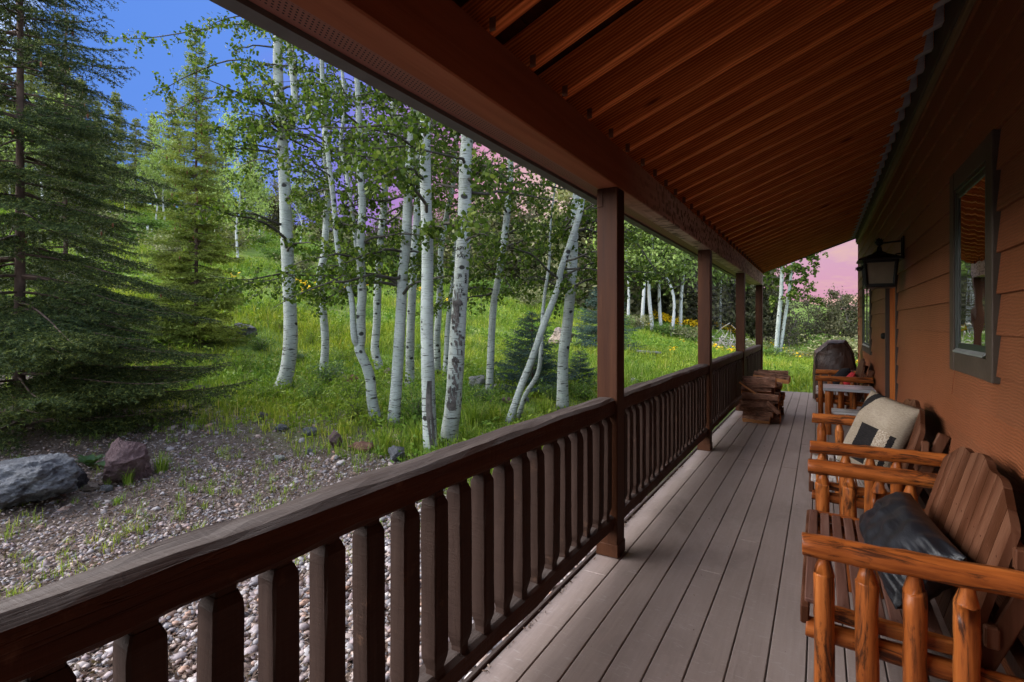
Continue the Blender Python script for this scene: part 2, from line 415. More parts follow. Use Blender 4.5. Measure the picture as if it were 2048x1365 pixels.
# ------------------------------------------------------------------ posts
POSTY = [2.86 * i + .245 * 0 + [-.075, 3.1, 6.27, 9.44, 12.6][i] - 2.86 * i for i in range(5)]
post_lab = ['square brown stained post at the near end of the front railing', 'nearest full height brown porch post between two railing sections', 'second brown porch post with cut railing ends on both sides',
            'third brown porch post standing just before the firewood pile', 'last brown porch post at the far end of the deck']
for i, y in enumerate(POSTY):
    t = thing('porch_post', post_lab[i], 'post', (-1.1575, y + .0675, 0), group='square posts holding up the porch roof')
    m = MB(); m.box(-.0675, .0675, -.0675, .0675, .02, 2.343, .004); m.put('shaft', M_STAIN, t)
    m = MB(); m.box(-.0725, .0725, -.0725, .0725, .003, .085, .004); m.put('base_collar', M_STAIN, t)
    m = MB(); m.box(-.066, -.028, -.0725, -.0677, 2.225, 2.338, .002); m.put('bracket', M_STAIN, t)

# ------------------------------------------------------------------ railings
def hewn(mb, x0, x1, y0, y1, z0, z1, c=.014, seed=0, n=None, jit=.004):
    """long timber along y with knocked-off corners and an uneven hand-worked surface"""
    n = n or max(8, int((y1 - y0) / .09)); g = np.random.default_rng(seed)
    prof = np.array([(x0 + c, z0), (x1 - c, z0), (x1, z0 + c), (x1, z1 - c), (x1 - c * 1.2, z1), ((x0 + x1) / 2, z1 + .001), (x0 + c * 1.2, z1), (x0, z1 - c), (x0, z0 + c)])
    k = len(prof); ys = np.linspace(y0, y1, n); J = g.normal(size=(n, k, 2)) * jit; J = (np.roll(J, 1, 0) + J * 1.5 + np.roll(J, -1, 0)) / 2.4
    wob = np.cumsum(g.normal(size=(n, 2)) * jit * .35, 0); wob -= np.linspace(0, 1, n)[:, None] * wob[-1]
    P = prof[None] + J + wob[:, None]
    V = np.stack([P[..., 0], np.repeat(ys[:, None], k, 1), P[..., 1]], -1)
    i = np.arange(n - 1)[:, None] * k; j = np.arange(k)[None]; q = (j + 1) % k
    mb.add(V.reshape(-1, 3), [np.stack([i + j, i + q, i + k + q, i + k + j], -1).reshape(-1, 4), np.arange(k)[::-1], np.arange(k) + (n - 1) * k])
def baluster_mesh(seed):
    g = np.random.default_rng(seed); zs = np.array([.262, .292, .2925, .325, .345, .45, .6, .72, .84, .862, .885, .8855, .905])
    r = np.array([.024, .024, .024, .0335, .036, .036, .036, .036, .036, .035, .026, .024, .024])
    pts = []
    for a, z in zip(r, zs):
        c = a * .18; p = np.array([(-a + c, -a), (a - c, -a), (a, -a + c), (a, a - c), (a - c, a), (-a + c, a), (-a, a - c), (-a, -a + c)])
        pts.append(np.c_[p, np.full(8, z)])
    V = np.array(pts); V[3:-3, :, :2] += g.normal(size=(len(zs) - 6, 8, 2)) * .0007; n = len(zs)
    i = np.arange(n - 1)[:, None] * 8; j = np.arange(8)[None]; q = (j + 1) % 8
    return mesh_np('baluster', V.reshape(-1, 3), [np.stack([i + j, i + q, i + 8 + q, i + 8 + j], -1).reshape(-1, 4)])
BAL = [baluster_mesh(s) for s in range(5)]
rail_lab = ['dark brown railing section nearest the viewer with heavy hand-hewn top rail', 'dark railing section between the first and second full posts',
            'weathered dark railing section leading up to the firewood', 'gray weathered railing section behind the firewood pile at the far end']
for i in range(4):
    y0, y1 = POSTY[i] + .135, POSTY[i + 1] + .0
    t = thing('porch_railing', rail_lab[i], 'railing', (-1.165, y0, 0), group='dark timber railing sections between the porch posts')
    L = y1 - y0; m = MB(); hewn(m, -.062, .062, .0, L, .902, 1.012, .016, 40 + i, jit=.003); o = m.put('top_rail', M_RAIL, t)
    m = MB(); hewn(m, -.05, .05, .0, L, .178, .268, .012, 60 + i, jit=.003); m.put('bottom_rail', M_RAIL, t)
    nb = 20; first = .463 + .03 - .149 * 2
    ys = [first + .149 * k - y0 for k in range(0, 30)] if i == 0 else [.085 + .149 * k for k in range(30)]
    for k, y in enumerate(ys):
        if .04 < y < L - .03:
            o = put('baluster', BAL[(k * 3 + i) % 5], M_BALUSTER, t); o.location = (.018 + rg.uniform(-.003, .003), y, 0); o.rotation_euler = (rg.uniform(-.006, .006), rg.uniform(-.006, .006), rg.choice((0, math.pi)) + rg.uniform(-.04, .04))

# ------------------------------------------------------------------ porch roof
ZB, SL = 2.612, 0.38
def rz_(x): return ZB + SL * (x - XI)
roof = thing('porch_roof', 'sloping timber porch roof with close set exposed red brown rafters', 'roof', (-1.15, 4.7, 2.35))
RO = np.array((-1.15, 4.7, 2.35))
def rel(o): o.location = Vector(o.location) - Vector(RO); return o
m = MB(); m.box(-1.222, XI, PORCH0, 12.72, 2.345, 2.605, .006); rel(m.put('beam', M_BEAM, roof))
m = MB(); m.prism([(-1.2, rz_(-1.2)), (.632, rz_(.632)), (.632, rz_(.632) + .185), (-1.36, rz_(-1.36) + .185), (-1.36, rz_(-1.36) + .06), (-1.2, rz_(-1.2) + .06)], -.027, .027)
rafter_me = m.mesh('rafter')
import bmesh
_b = bmesh.new(); _b.from_mesh(rafter_me); bmesh.ops.recalc_face_normals(_b, faces=_b.faces); bmesh.ops.bevel(_b, geom=_b.edges[:], offset=.004, segments=1, affect='EDGES'); _b.to_mesh(rafter_me); _b.free()
m = MB(); z = rz_(.632)
m.prism([(.535, rz_(.535) - .0045), (.628, z - .0045), (.628, z - .0015), (.535, rz_(.535) - .0015)], -.034, .034)
m.prism([(.575, rz_(.575) - .004), (.628, z - .004), (.628, z + .12), (.6, z + .11)], -.0306, -.0276); m.prism([(.575, rz_(.575) - .004), (.628, z - .004), (.628, z + .12), (.6, z + .11)], .0276, .0306)
hang_me = m.mesh('hanger')
m = MB(); m.box(XI + .0015, XI + .030, -.0296, -.0276, 2.60, 2.655); clip_me = m.mesh('clip')
y = 12.655; k = 0
while y > PORCH0 + .1:
    o = put('rafter', rafter_me, M_RAFTER, roof); rel(o); o.location.y += y + rg.uniform(-.006, .006); o.location.z += rg.uniform(-.004, .002)
    if y > -.5:
        put('hanger', hang_me, M_GALV, o); put('clip', clip_me, M_CLIP, o)
    y -= .323; k += 1
m = MB()
for q in range(14):     # roof boards over the rafters
    xa, xb = -1.42 + q * .16, -1.42 + (q + 1) * .16 - .004
    m.prism([(xa, rz_(xa) + .187), (xb, rz_(xb) + .187), (xb, rz_(xb) + .207), (xa, rz_(xa) + .207)], PORCH0 - .05, 12.73)
rel(m.put('roof_boards', M_ROOFDECK, roof))
m = MB(); m.prism([(-1.45, rz_(-1.45) + .211), (5.4, rz_(5.4) + .211), (5.4, rz_(5.4) + .235), (-1.45, rz_(-1.45) + .235)], PORCH0 - .1, 12.8)
m.prism([(5.4, rz_(5.4) + .235), (12.4, rz_(-1.45) + .235), (12.4, rz_(-1.45) + .211), (5.4, rz_(5.4) + .211)], PORCH0 - .1, 12.8)
rel(m.put('shingles', M_GUTTER, roof))
m = MB(); m.box(-1.335, -1.2225, PORCH0, 12.72, 2.362, 2.374); rel(m.put('soffit', M_SOFFIT, roof))
m = MB(); m.prism([(-1.338, 2.345), (-1.40, 2.345), (-1.415, 2.36), (-1.44, 2.47), (-1.455, 2.475), (-1.455, 2.48), (-1.37, 2.48), (-1.37, 2.64), (-1.338, 2.64)], PORCH0 - .05, 12.76); rel(m.put('gutter', M_GUTTER, roof))
m = MB(); m.box(.635, XW + .03, PORCH0, 12.70, rz_(.632) - .115, rz_(.632) + .2, .004); rel(m.put('ledger', M_LEDGER, roof))
m = MB(); m.box(.648, XW + .02, PORCH0, 12.70, rz_(.632) - .152, rz_(.632) - .1165, .004); rel(m.put('ledger_trim', M_PALETRIM, roof))
m = MB(); m.prism([(-1.42, rz_(-1.42) + .0), (.72, rz_(.72) - .03), (.72, rz_(.72) + .187), (-1.42, rz_(-1.42) + .187)], 12.735, 12.765); rel(m.put('rake_board', M_GUTTER, roof))

# ------------------------------------------------------------------ house
house = thing('house', 'brown timber house wall with embossed lap siding along the porch', 'house', (XW, 4.7, 0))
HO = Vector((XW, 4.7, 0))
def relh(o): o.location = Vector(o.location) - HO; return o
WIN1, WIN2, DOOR = (3.19, 3.86, 1.315, 2.25), (9.72, 11.2, 1.10, 2.16), (6.56, 7.5, 0.02, 2.06)
HOLES = [(a - .115, b + .115, c - .10, d + .10) for a, b, c, d in (WIN1, WIN2)] + [(DOOR[0] - .03, DOOR[1] + .03, 0, DOOR[3] + .03)]
mb = MB(); E = .1845; z = 1.42 - E * 8; n = 0
while z < 3.45:
    z1 = z + E; segs = [(PORCH0, 12.66)]; part = []
    cuts = [rg.uniform(.6, 2.5), rg.uniform(4, 6), rg.uniform(7.7, 9.3)]
    for (a, b, c, d) in HOLES:
        if c < z1 - .02 and d > z + .02:
            segs = [s for (p, q) in segs for s in ((p, min(q, a)), (max(p, b), q)) if s[1] - s[0] > .02]
            if z < c - .03: part.append((a + .0, b - .0, z, c + .02, z1))
            if z1 > d + .03: part.append((a + .0, b - .0, d - .02, z1, z1))
    for c in cuts: segs = [s for (p, q) in segs for s in (((p, c - .0012), (c + .0012, q)) if p + .1 < c < q - .1 else ((p, q),))]
    zz = max(z, -.03)
    for a, b, lo, hi, top in part:
        fr = lambda h: XW - .0135 + (h - z) / E * .0175
        mb.prism([(fr(lo) + (.0 if lo > z else .001), max(lo, zz) + (.008 if lo <= z else 0)), (fr(hi), hi), (XW + .0135, hi), (XW + .0135, max(lo, zz) + .008)], a, b)
    for p, q in segs:
        mb.prism([(XW - .0125, zz + .008), (XW - .014, zz + .010), (XW - .0135, zz + .016), (XW + .005, z1 + .035), (XW + .0135, z1 + .035), (XW + .0135, z1 - .0), (XW + .008, zz + .04), (XW + .004, zz + .008)], p, q)
    z = z1; n += 1
relh(mb.put('siding', M_SIDING, house))
mb = MB()
ys = sorted({PORCH0, 12.655} | {v for h in HOLES for v in h[:2]})
for p, q in zip(ys[:-1], ys[1:]):
    h = [x for x in HOLES if x[0] <= p + 1e-6 and x[1] >= q - 1e-6]
    if not h: mb.box(XW + .015, XW + .06, p, q, -.35, 3.9)
    else:
        if h[0][2] > 0: mb.box(XW + .015, XW + .06, p, q, -.35, h[0][2])
        mb.box(XW + .015, XW + .06, p, q, h[0][3], 3.9)
mb.box(XW + .06, 11.5, 12.56, 12.655, -.4, 2.2); mb.box(XW + .06, 11.5, PORCH0, PORCH0 + .1, -.4, 2.2); mb.box(11.4, 11.5, PORCH0 + .1, 12.56, -.4, 2.2); mb.prism([(XW + .06, 2.2), (11.5, 2.2), (5.4, 5.05), (XW + .06, 3.9)], 12.56, 12.655); mb.prism([(XW + .06, 2.2), (11.5, 2.2), (5.4, 5.05), (XW + .06, 3.9)], PORCH0, PORCH0 + .1)
relh(mb.put('wall_sheathing', M_TRIM, house))
mb = MB(); z = -.03
while z < 3.6: mb.prism([(-1.62 + .014, z + .008), (-1.62 - .004, z + E + .03), (-1.62 - .0135, z + E + .03), (-1.62 - .0135, z + E), (-1.62 - .006, z + .03), (-1.62 - .004, z + .008)], -1.3, XW - .02, 'x'); z += E
mb.box(-1.3, XW - .02, -1.72, -1.634, -.4, 3.5); relh(mb.put('light_block_wall', M_SIDING, house))  # unseen wall added behind the camera to keep rear light off the rafters
mb = MB(); mb.box(XW - .016, XW + .07, 12.656, 12.70, -.2, 3.35, .003); relh(mb.put('corner_board', M_SIDING, house))
def window(w, mull, lab):
    y0, y1, z0, z1 = w
    m = MB(); x0, x1 = XW - .026, XW + .03; tw = .105
    m.box(x0, x1, y0 - tw, y0 + .0, z0 - tw, z1 + tw, .004); m.box(x0, x1, y1 - .0, y1 + tw, z0 - tw, z1 + tw, .004)
    m.box(x0 + .002, x1, y0, y1, z1, z1 + tw - .002, .003); m.box(x0 + .002, x1, y0, y1, z0 - tw + .002, z0, .003)
    fr = relh(m.put('window', M_TRIM, house)); tag(fr, lab)
    m = MB(); s = .035
    def ring(xa, xb, a, b, c, d, s):
        m.box(xa, xb, a, a + s, c, d, .003); m.box(xa, xb, b - s, b, c, d, .003); m.box(xa + .001, xb, a + s, b - s, d - s, d, .003); m.box(xa + .001, xb, a + s, b - s, c, c + s, .003)
    ring(XW - .019, XW + .05, y0 + .001, y1 - .001, z0 + .001, z1 - .001, .022)
    yy = [y0 + .023, y1 - .023] if not mull else [y0 + .023, (y0 + y1) / 2, y1 - .023]
    for a, b in zip(yy[:-1], yy[1:]): ring(XW - .016, XW + .048, a + .001, b - .001, z0 + .024, z1 - .024, .034)
    o = m.put('frame', M_SASH, fr)
    m = MB()
    for a, b in zip(yy[:-1], yy[1:]): m.box(XW - .009, XW - .003, a + .03, b - .03, z0 + .05, z1 - .05)
    m.put('pane', M_GLASS, fr)
    m = MB(); m.prism([(XW - .034, z0 + .012), (XW - .0165, z0 + .027), (XW - .0165, z0 + .020), (XW - .034, z0 + .004)], y0 + .024, y1 - .024); m.put('sill', M_SASHSILL, fr)
    m = MB(); m.box(XW + .08, XW + .1, y0 - .1, y1 + .1, z0 - .1, z1 + .1); m.put('backing', M_BLACK, fr)
window(WIN1, False, 'near window with dark sash and wide brown gray trim'); window(WIN2, True, 'far window with two narrow panes')
y0, y1, z0, z1 = DOOR
m = MB()
m.box(XW - .022, XW + .02, y0 - .03, y0 + .012, z0, z1 + .03, .003); m.box(XW - .022, XW + .02, y1 - .012, y1 + .03, z0, z1 + .03, .003); m.box(XW - .02, XW + .02, y0 + .012, y1 - .012, z1 - .012, z1 + .03, .003)
dr = relh(m.put('door', M_DOORTRIM, house))
m = MB(); m.box(XW + .0205, XW + .13, y0 - .028, y0 + .014, z0, z1, .002); m.box(XW + .0205, XW + .13, y1 - .014, y1 + .028, z0, z1, .002); m.box(XW + .0205, XW + .13, y0 + .014, y1 - .014, z1 - .014, z1 + .028, .002); m.put('jamb', M_DOORWOOD, dr)
m = MB(); m.box(XW + .085, XW + .128, y0 + .016, y1 - .016, z0 + .01, z1 - .016, .003)
for a, b in ((y0 + .12, (y0 + y1) / 2 - .05), ((y0 + y1) / 2 + .05, y1 - .12)):
    for c, d in ((.2, .85), (1.05, 1.85)): m.box(XW + .075, XW + .086, a, b, c, d, .008)
m.put('leaf', M_DOORWOOD, dr)
m = MB(); m.tube([(XW + .09, y0 + .09, .98), (XW + .03, y0 + .09, .98)], [.012, .012], 10); m.tube(spline([(XW + .035, y0 + .09, .98), (XW + .032, y0 + .14, .982), (XW + .034, y0 + .2, .975)], 6), .011, 8); m.put('handle', M_BLACK, dr)
m = MB(); m.tube([(XW - .005, 7.72, 1.33), (XW - .03, 7.72, 1.33), (XW - .045, 7.72, 1.33), (XW - .05, 7.72, 1.33)], [.04, .04, .03, .008], 14); relh(m.put('outlet_cover', M_BLACK, house))

# ------------------------------------------------------------------ wall lantern
LY, LX, LZ = 6.02, .49, 1.975
lan = thing('wall_lantern', 'black iron lantern with frosted tan panes hanging from a wall bracket', 'lantern', (LX, LY, LZ))
m = MB(); m.box(XW - .025 - LX, XW - .012 - LX, -.045, .045, .11, .33, .006); m.box(XW - .035 - LX, XW - .0255 - LX, -.028, .028, .125, .315, .005); m.put('backplate', M_BLACK, lan)
m = MB(); m.tube(spline([(XW - .03 - LX, 0, .285), (.12, 0, .283), (.02, 0, .275)], 8), .0085, 8); m.tube(spline([(XW - .03 - LX, 0, .17), (XW - .07 - LX, 0, .165), (.13, 0, .155)], 6), .006, 8); m.tube([(0, 0, .255), (0, 0, .18)], .006, 8); m.put('bracket_arm', M_BLACK, lan)
g = np.random.default_rng(5); m = MB()
for q in range(60):   # pinecone finial
    z = g.uniform(-1, 1); a = q * 2.4; r = math.sqrt(1 - z * z) * .036; c = np.array((r * math.cos(a), r * math.sin(a), .285 + z * .034))
    d = np.array((math.cos(a), math.sin(a), .5)); s = np.array((-math.sin(a), math.cos(a), 0))
    m.add([c - s * .010, c + s * .010, c + d * .011 + np.array((0, 0, .008))], [[0, 1, 2]])
m.tube([(0, 0, .25), (0, 0, .262), (0, 0, .287), (0, 0, .31), (0, 0, .322)], [.012, .026, .033, .024, .004], 12); m.put('finial', M_BLACK, lan, fixn=False)
def sq(z, r): return [(-r, -r, z), (r, -r, z), (r, r, z), (-r, r, z)]
def frustum(m, rings):
    V = [p for z, r in rings for p in sq(z, r)]; F = []
    for k in range(len(rings) - 1):
        for j in range(4): F.append([k * 4 + j, k * 4 + (j + 1) % 4, k * 4 + 4 + (j + 1) % 4, k * 4 + 4 + j])
    F += [[3, 2, 1, 0], [len(V) - 4, len(V) - 3, len(V) - 2, len(V) - 1]]; m.add(V, [F])
m = MB(); frustum(m, [(.105, .172), (.118, .176), (.145, .115), (.175, .055), (.2, .022), (.245, .015)]); m.put('roof_cap', M_BLACK, lan)
m = MB()
for sx in (-1, 1):
    for sy in (-1, 1): m.bar((sx * .106, sy * .106, -.13), (sx * .124, sy * .124, .108), .024, .024, .003)
for zz, r in ((-.13, .108), (.095, .124)):
    for a in (-1, 1): m.bar((-r, a * r, zz), (r, a * r, zz), .022, .028, .003, ); m.bar((a * r, -r, zz), (a * r, r, zz), .022, .0275, .003)
m.box(-.118, .118, -.118, .118, -.152, -.135, .004); m.put('cage', M_BLACK, lan)
m = MB(); frustum(m, [(-.12, .100), (.09, .116)]); m.put('glass_panes', M_LAMPGLASS, lan)
m = MB()
g = np.random.default_rng(6)
for q in range(26):
    z = g.uniform(-1, 1); a = q * 2.4; r = math.sqrt(1 - z * z) * .026; c = np.array((-.16 + z * .03, r * math.cos(a), .04 + r * math.sin(a) * .9)); d = np.array((-.4, math.cos(a), math.sin(a))); s = np.array((0, -math.sin(a), math.cos(a)))
    m.add([c - s * .01, c + s * .01, c + d * .012], [[0, 1, 2]])
m.tube([(-.10, 0, .04), (-.135, 0, .04), (-.15, 0, .04), (-.175, 0, .04), (-.188, 0, .04)], [.005, .006, .024, .02, .003], 10); m.put('side_ornament', M_BLACK, lan, fixn=False)
# ------------------------------------------------------------------ log furniture
M_LOG = wood('orange varnished log along x', (.13, .030, .007), (.30, .080, .016), (.42, .135, .032), 'x', .42, .3, .8, dark=(.022, .008, .005), var=.4, coat=.15)
M_LOGV = wood('orange varnished upright log', (.14, .033, .008), (.31, .085, .017), (.43, .14, .034), 'z', .42, .3, .8, dark=(.024, .009, .005), var=.4, coat=.15)
M_SLAT = wood('worn red brown slats', (.075, .032, .022), (.11, .05, .036), (.15, .08, .062), 'y', .5, .35, 1.2, var=.3)
M_SLATW = wood('bleached slats', (.30, .24, .21), (.46, .42, .40), (.62, .60, .58), 'y', .5, .35, 1.2, dark=(.10, .07, .05), var=.2)
M_PLANK = wood('red brown back planks', (.058, .020, .009), (.088, .033, .017), (.125, .054, .030), 'z', .48, .3, 1.0, 1.6, var=.3)
M_SHELF = wood('white worn shelf', (.42, .40, .38), (.6, .59, .57), (.72, .71, .70), 'x', .5, .3, 1.2, dark=(.12, .10, .09), var=.12)
M_TABLETOP = wood('gray lacquered table top', (.20, .20, .205), (.26, .26, .27), (.32, .32, .34), 'x', .28, .12, 1.0, var=.15, spec=.6)
def logmesh(mb, p0, p1, r, seed, n=13, m=9, end=None, jit=.035):
    """peeled log; end = length of the whittled cone at p1"""
    P0, P1 = np.array(p0, float), np.array(p1, float); L = np.linalg.norm(P1 - P0); t = np.linspace(0, 1, m); R = np.full(m, r)
    if end:
        t = np.r_[np.linspace(0, 1 - end / L - .008, m - 3), 1 - end / L - .003, 1 - end / L + .004, 1 - end * .25 / L, 1]; R = np.r_[np.full(m - 3, r), r, r * .95, r * .62, r * .58]
    g = np.random.default_rng(seed); P = P0 + (P1 - P0) * t[:, None]; P[1:-1] += g.normal(size=(len(P) - 2, 3)) * r * .03
    R = R * (1 + g.normal(size=len(R)) * .015)
    d = (P[1] - P[0]) / np.linalg.norm(P[1] - P[0]); P = np.r_[[P[0]], [P[0] + d * .0015], [P[0] + d * .006], P[1:-1], [P[-1] - d * .004], [P[-1]]]; R = np.r_[[R[0] * .94], [R[0] * .985], [R[0]], R[1:-1], [R[-1]], [R[-1] * (.95 if not end else 1)]]
    mb.tube(P, R, n, True, jit, seed)
LOVE_W = 1.22
def scallop(u):    # u -1..1 along the back: twin bumps falling away to the ends
    a = abs(u); return .795 + .145 * max(0, 1 - a ** 1.8) ** .7 + .016 * math.cos(a * 11.0) * (1 - a) ** .5 - .012 * math.exp(-(a / .13) ** 2)
def loveseat(y, label, slatm, seed):
    """two-seat log chair against the wall: origin at its near front foot, x toward the wall, y along the porch"""
    t = thing('log_loveseat', label, 'loveseat', (0, y, 0), group='matching log loveseats along the house wall')
    for k, yy in enumerate((0, LOVE_W)):
        m = MB(); logmesh(m, (-.056, yy, .662), (.66, yy + .0, .664), .0415, seed + k, 16, 22, jit=.03); m.put('armrest', M_LOG, t, True)
        for q, x in enumerate((.014, .143, .276, .41)):
            m = MB(); logmesh(m, (x, yy, 0), (x, yy, .632), .0335 + .0015 * ((q + k) % 2), seed + 10 * k + q, 13, 12, end=.062); m.put('leg' if q in (0, 3) else 'arm_spindle', M_LOGV, t, True)
        s = 1 if k == 0 else -1
        m = MB(); logmesh(m, (-.045, yy + s * .05, .335), (.64, yy + s * .05, .30), .036, seed + 30 + k, 12, 10); m.put('side_rail', M_LOG, t, True)
        m = MB(); m.bar((-.02, yy + s * .062, .405), (.43, yy + s * .062, .385), .035, .05, .005); m.put('seat_bearer', M_LOG, t)
        m = MB(); m.bar((.43, yy + s * .10, .24), (.655, yy + s * .10, .80), .04, .06, .005, up=(1, 0, 0)); m.put('back_brace', M_PLANK, t)
    m = MB(); m.bar((-.048, .03, .385), (-.048, LOVE_W - .03, .385), .03, .07, .005); m.put('front_rail', M_PLANK, t)
    for q in range(8):
        x = -.05 + q * .0535; z = .43 - .003 * q + (.004 if q == 0 else 0); g = random.Random(seed * 9 + q)
        m = MB(); m.box(x, x + .042, .055 + g.uniform(-.012, .012), LOVE_W - .055 + g.uniform(-.012, .012), z - .02, z, .004)
        for yy in (.10, LOVE_W - .10): m.tube([(x + .021, yy, z - .004), (x + .021, yy, z + .0012)], [.004, .0035], 8)
        m.put('seat_slat', slatm, t)
    npl = 11; y0, y1 = .075, LOVE_W - .075; pw = (y1 - y0) / npl
    bx = lambda z: .415 + (z - .36) * .27
    for q in range(npl):
        a, b = y0 + q * pw + .0025, y0 + (q + 1) * pw - .0025
        u = np.linspace(a, b, 6); top = [scallop((v - LOVE_W / 2) / (LOVE_W / 2 - .075)) for v in u]
        prof = [(a, .34), (b, .34)] + [(v, zz) for v, zz in zip(u[::-1], top[::-1])]
        F = np.array([(bx(z), v, z) for v, z in prof]); B = F + np.array((.024, 0, -.006)); k = len(prof); i = np.arange(k); j = (i + 1) % k
        m = MB(); m.add(np.r_[F, B], [np.c_[i, j, j + k, i + k], np.arange(k)[::-1], np.arange(k) + k])
        for zz in (.46, .475, .70):
            yy = (a + b) / 2 + (.012 if zz == .475 else -.008); m.tube([(bx(zz) + .003, yy, zz), (bx(zz) - .0012, yy, zz - .0002)], [.0045, .0038], 8)
        m.put('back_plank', M_PLANK, t)
    for zz in (.45, .72):
        m = MB(); m.bar((bx(zz) + .045, .05, zz), (bx(zz) + .045, LOVE_W - .05, zz), .038, .07, .005); m.put('back_batten', M_PLANK, t)
    m = MB(); m.bar((.60, .04, .30), (.60, LOVE_W - .04, .30), .05, .07, .006); m.put('rear_rail', M_PLANK, t)
    return t
L1 = loveseat(2.19, 'nearest log loveseat with red brown slatted seat and scalloped plank back', M_SLAT, 100)
L2 = loveseat(3.95, 'middle log loveseat with bleached seat slats holding the black and cream cushion', M_SLATW, 200)
L3 = loveseat(8.95, 'farthest log loveseat beyond the side table near the covered grill', M_SLATW, 300)

# side table
tb = thing('side_table', 'log legged side table with gray lacquered top and white lower shelf', 'table', (.32, 8.28, 0))
m = MB(); m.box(-.28, .30, -.28, .28, .585, .625, .006); m.put('table_top', M_TABLETOP, tb)
for k, (x, y) in enumerate(((-.22, -.22), (.24, -.22), (-.22, .22), (.24, .22))):
    m = MB(); logmesh(m, (x, y, 0), (x, y, .584), .037, 400 + k, 13, 10); m.put('leg', M_LOGV, tb, True)
for k, x in enumerate((-.07, .09)):
    m = MB(); logmesh(m, (x, .22, .30), (x, .22, .584), .028, 410 + k, 12, 8); m.put('spindle', M_LOGV, tb, True)
m = MB(); [m.box(-.185, .205, -.21 + q * .105, -.21 + (q + 1) * .105 - .004, .275, .298, .003) for q in range(4)]; m.put('shelf', M_SHELF, tb)
for k, y in enumerate((-.22, .22)):
    m = MB(); m.bar((-.185, y, .245), (.205, y, .245), .03, .05, .004); m.put('stretcher', M_LOG, tb)

# ------------------------------------------------------------------ cushions
def cushion(name, w, h, th, seed, n=36, wr=.004, pinch=.10, power=2.4, lumps=()):
    u = np.linspace(-1, 1, n); U, Vv = np.meshgrid(u, u, indexing='ij'); g = np.random.default_rng(seed)
    T = ((1 - np.abs(U) ** power) * (1 - np.abs(Vv) ** power)).clip(0) ** .55
    X = U * w / 2 * (1 - pinch * (1 - Vv ** 2) * np.abs(U) ** 3 * .8 + 0 * T); Y = Vv * h / 2 * (1 - pinch * (1 - U ** 2) * np.abs(Vv) ** 3 * .8)
    wrk = np.zeros_like(U)
    for k in range(16):
        a = g.uniform(0, 6.28); f = g.uniform(3, 11); wrk += g.normal() * np.sin((U * math.cos(a) * w / h + Vv * math.sin(a)) * f + g.uniform(0, 6.28)) / (1 + f * .12)
    wrk *= wr * T ** .5
    for (cu, cv, fr, am, sw) in lumps: wrk += am * np.sin((Vv * fr) + U * 2.0) * np.exp(-((U - cu) ** 2 + 0 * cv) / sw)
    A = np.stack([X, Y, T * th / 2 + wrk], -1).reshape(-1, 3); B = np.stack([X, Y, -T * th / 2 + wrk * .3], -1).reshape(-1, 3)
    i = (np.arange(n - 1)[:, None] * n + np.arange(n - 1)[None]).ravel(); q = np.c_[i, i + n, i + n + 1, i + 1]
    me = mesh_np(name, np.r_[A, B], [q, q[:, ::-1] + n * n], True)
    import bmesh
    bm = bmesh.new(); bm.from_mesh(me); bmesh.ops.remove_doubles(bm, verts=bm.verts, dist=.0006); bmesh.ops.recalc_face_normals(bm, faces=bm.faces); bm.to_mesh(me); bm.free()
    me.polygons.foreach_set('use_smooth', np.ones(len(me.polygons), bool)); return me
def pose(o, center, xdir, ydir):
    x = Vector(xdir).normalized(); y = Vector(ydir); y = (y - x * y.dot(x)).normalized(); z = x.cross(y)
    M = Matrix((x, y, z)).transposed().to_4x4(); M.translation = Vector(center); o.matrix_world = M
t = NT('black leather'); v = t.tc()
gr = t.voro(v, 260, 'F1'); wv = t.noise(t.mapv(v, (3, 16, 3)), 1.0, 4, .6, 1.2)
M_LEATHER = t.done(t.bsdf(t.ramp(t.noise(v, 7, 3), [(.3, (.006, .006, .008)), (.7, (.012, .013, .017))]), .42, t.bump(t.math('ADD', t.math('MULTIPLY', gr, .12), wv), .45, .014), .36))
o = put('leather_cushion', cushion('leather_cushion', .92, .30, .22, 3, 80, .0035, .08, 3.4, lumps=((.2, 0, 11, .004, .12), (-.45, 0, 15, .0035, .06), (.85, 0, 19, .006, .02), (-.88, 0, 19, .006, .02))), M_LEATHER)
pose(o, (.31, 2.75, .545), (.05, -1, .05), (.66, .0, .75)); tag(o, 'long black leather cushion slumped against the nearest seat back', 'cushion')
t = NT('kilim'); v = t.tc(); s = t.sep(v)
def rect(t, s, x0, x1, y0, y1):
    f = t.math('MULTIPLY', t.math('GREATER_THAN', s[0], x0), t.math('LESS_THAN', s[0], x1)); return t.math('MULTIPLY', f, t.math('MULTIPLY', t.math('GREATER_THAN', s[1], y0), t.math('LESS_THAN', s[1], y1)))
jag = t.math('MULTIPLY', t.math('SUBTRACT', t.noise(t.mapv(v, (90, 90, 1)), 1.0, 1), .5), .012)
sx = t.math('ADD', s[0], jag); ss = (sx, s[1])
weave = t.noise(t.mapv(v, (60, 340, 60)), 1.0, 3, .6); ribs = t.n('ShaderNodeTexWave', wave_type='BANDS', bands_direction='Y'); t.val(ribs.inputs['Vector'], v); t.val(ribs.inputs['Scale'], 70.0); t.val(ribs.inputs['Distortion'], 1.5)
cream = t.ramp(t.math('ADD', t.math('MULTIPLY', weave, .6), t.math('MULTIPLY', t.noise(v, 6, 4), .4)), [(.32, (.17, .13, .09)), (.55, (.29, .235, .175)), (.75, (.37, .31, .24))])
dark = t.ramp(weave, [(.4, (.007, .006, .006)), (.7, (.022, .018, .018)), (.85, (.2, .17, .14))])
lite = t.ramp(t.voro(v, 120), [(.2, (.42, .36, .29)), (.6, (.24, .185, .13))])
c = t.mix(rect(t, ss, .05, .135, -.4, .06), cream, lite)
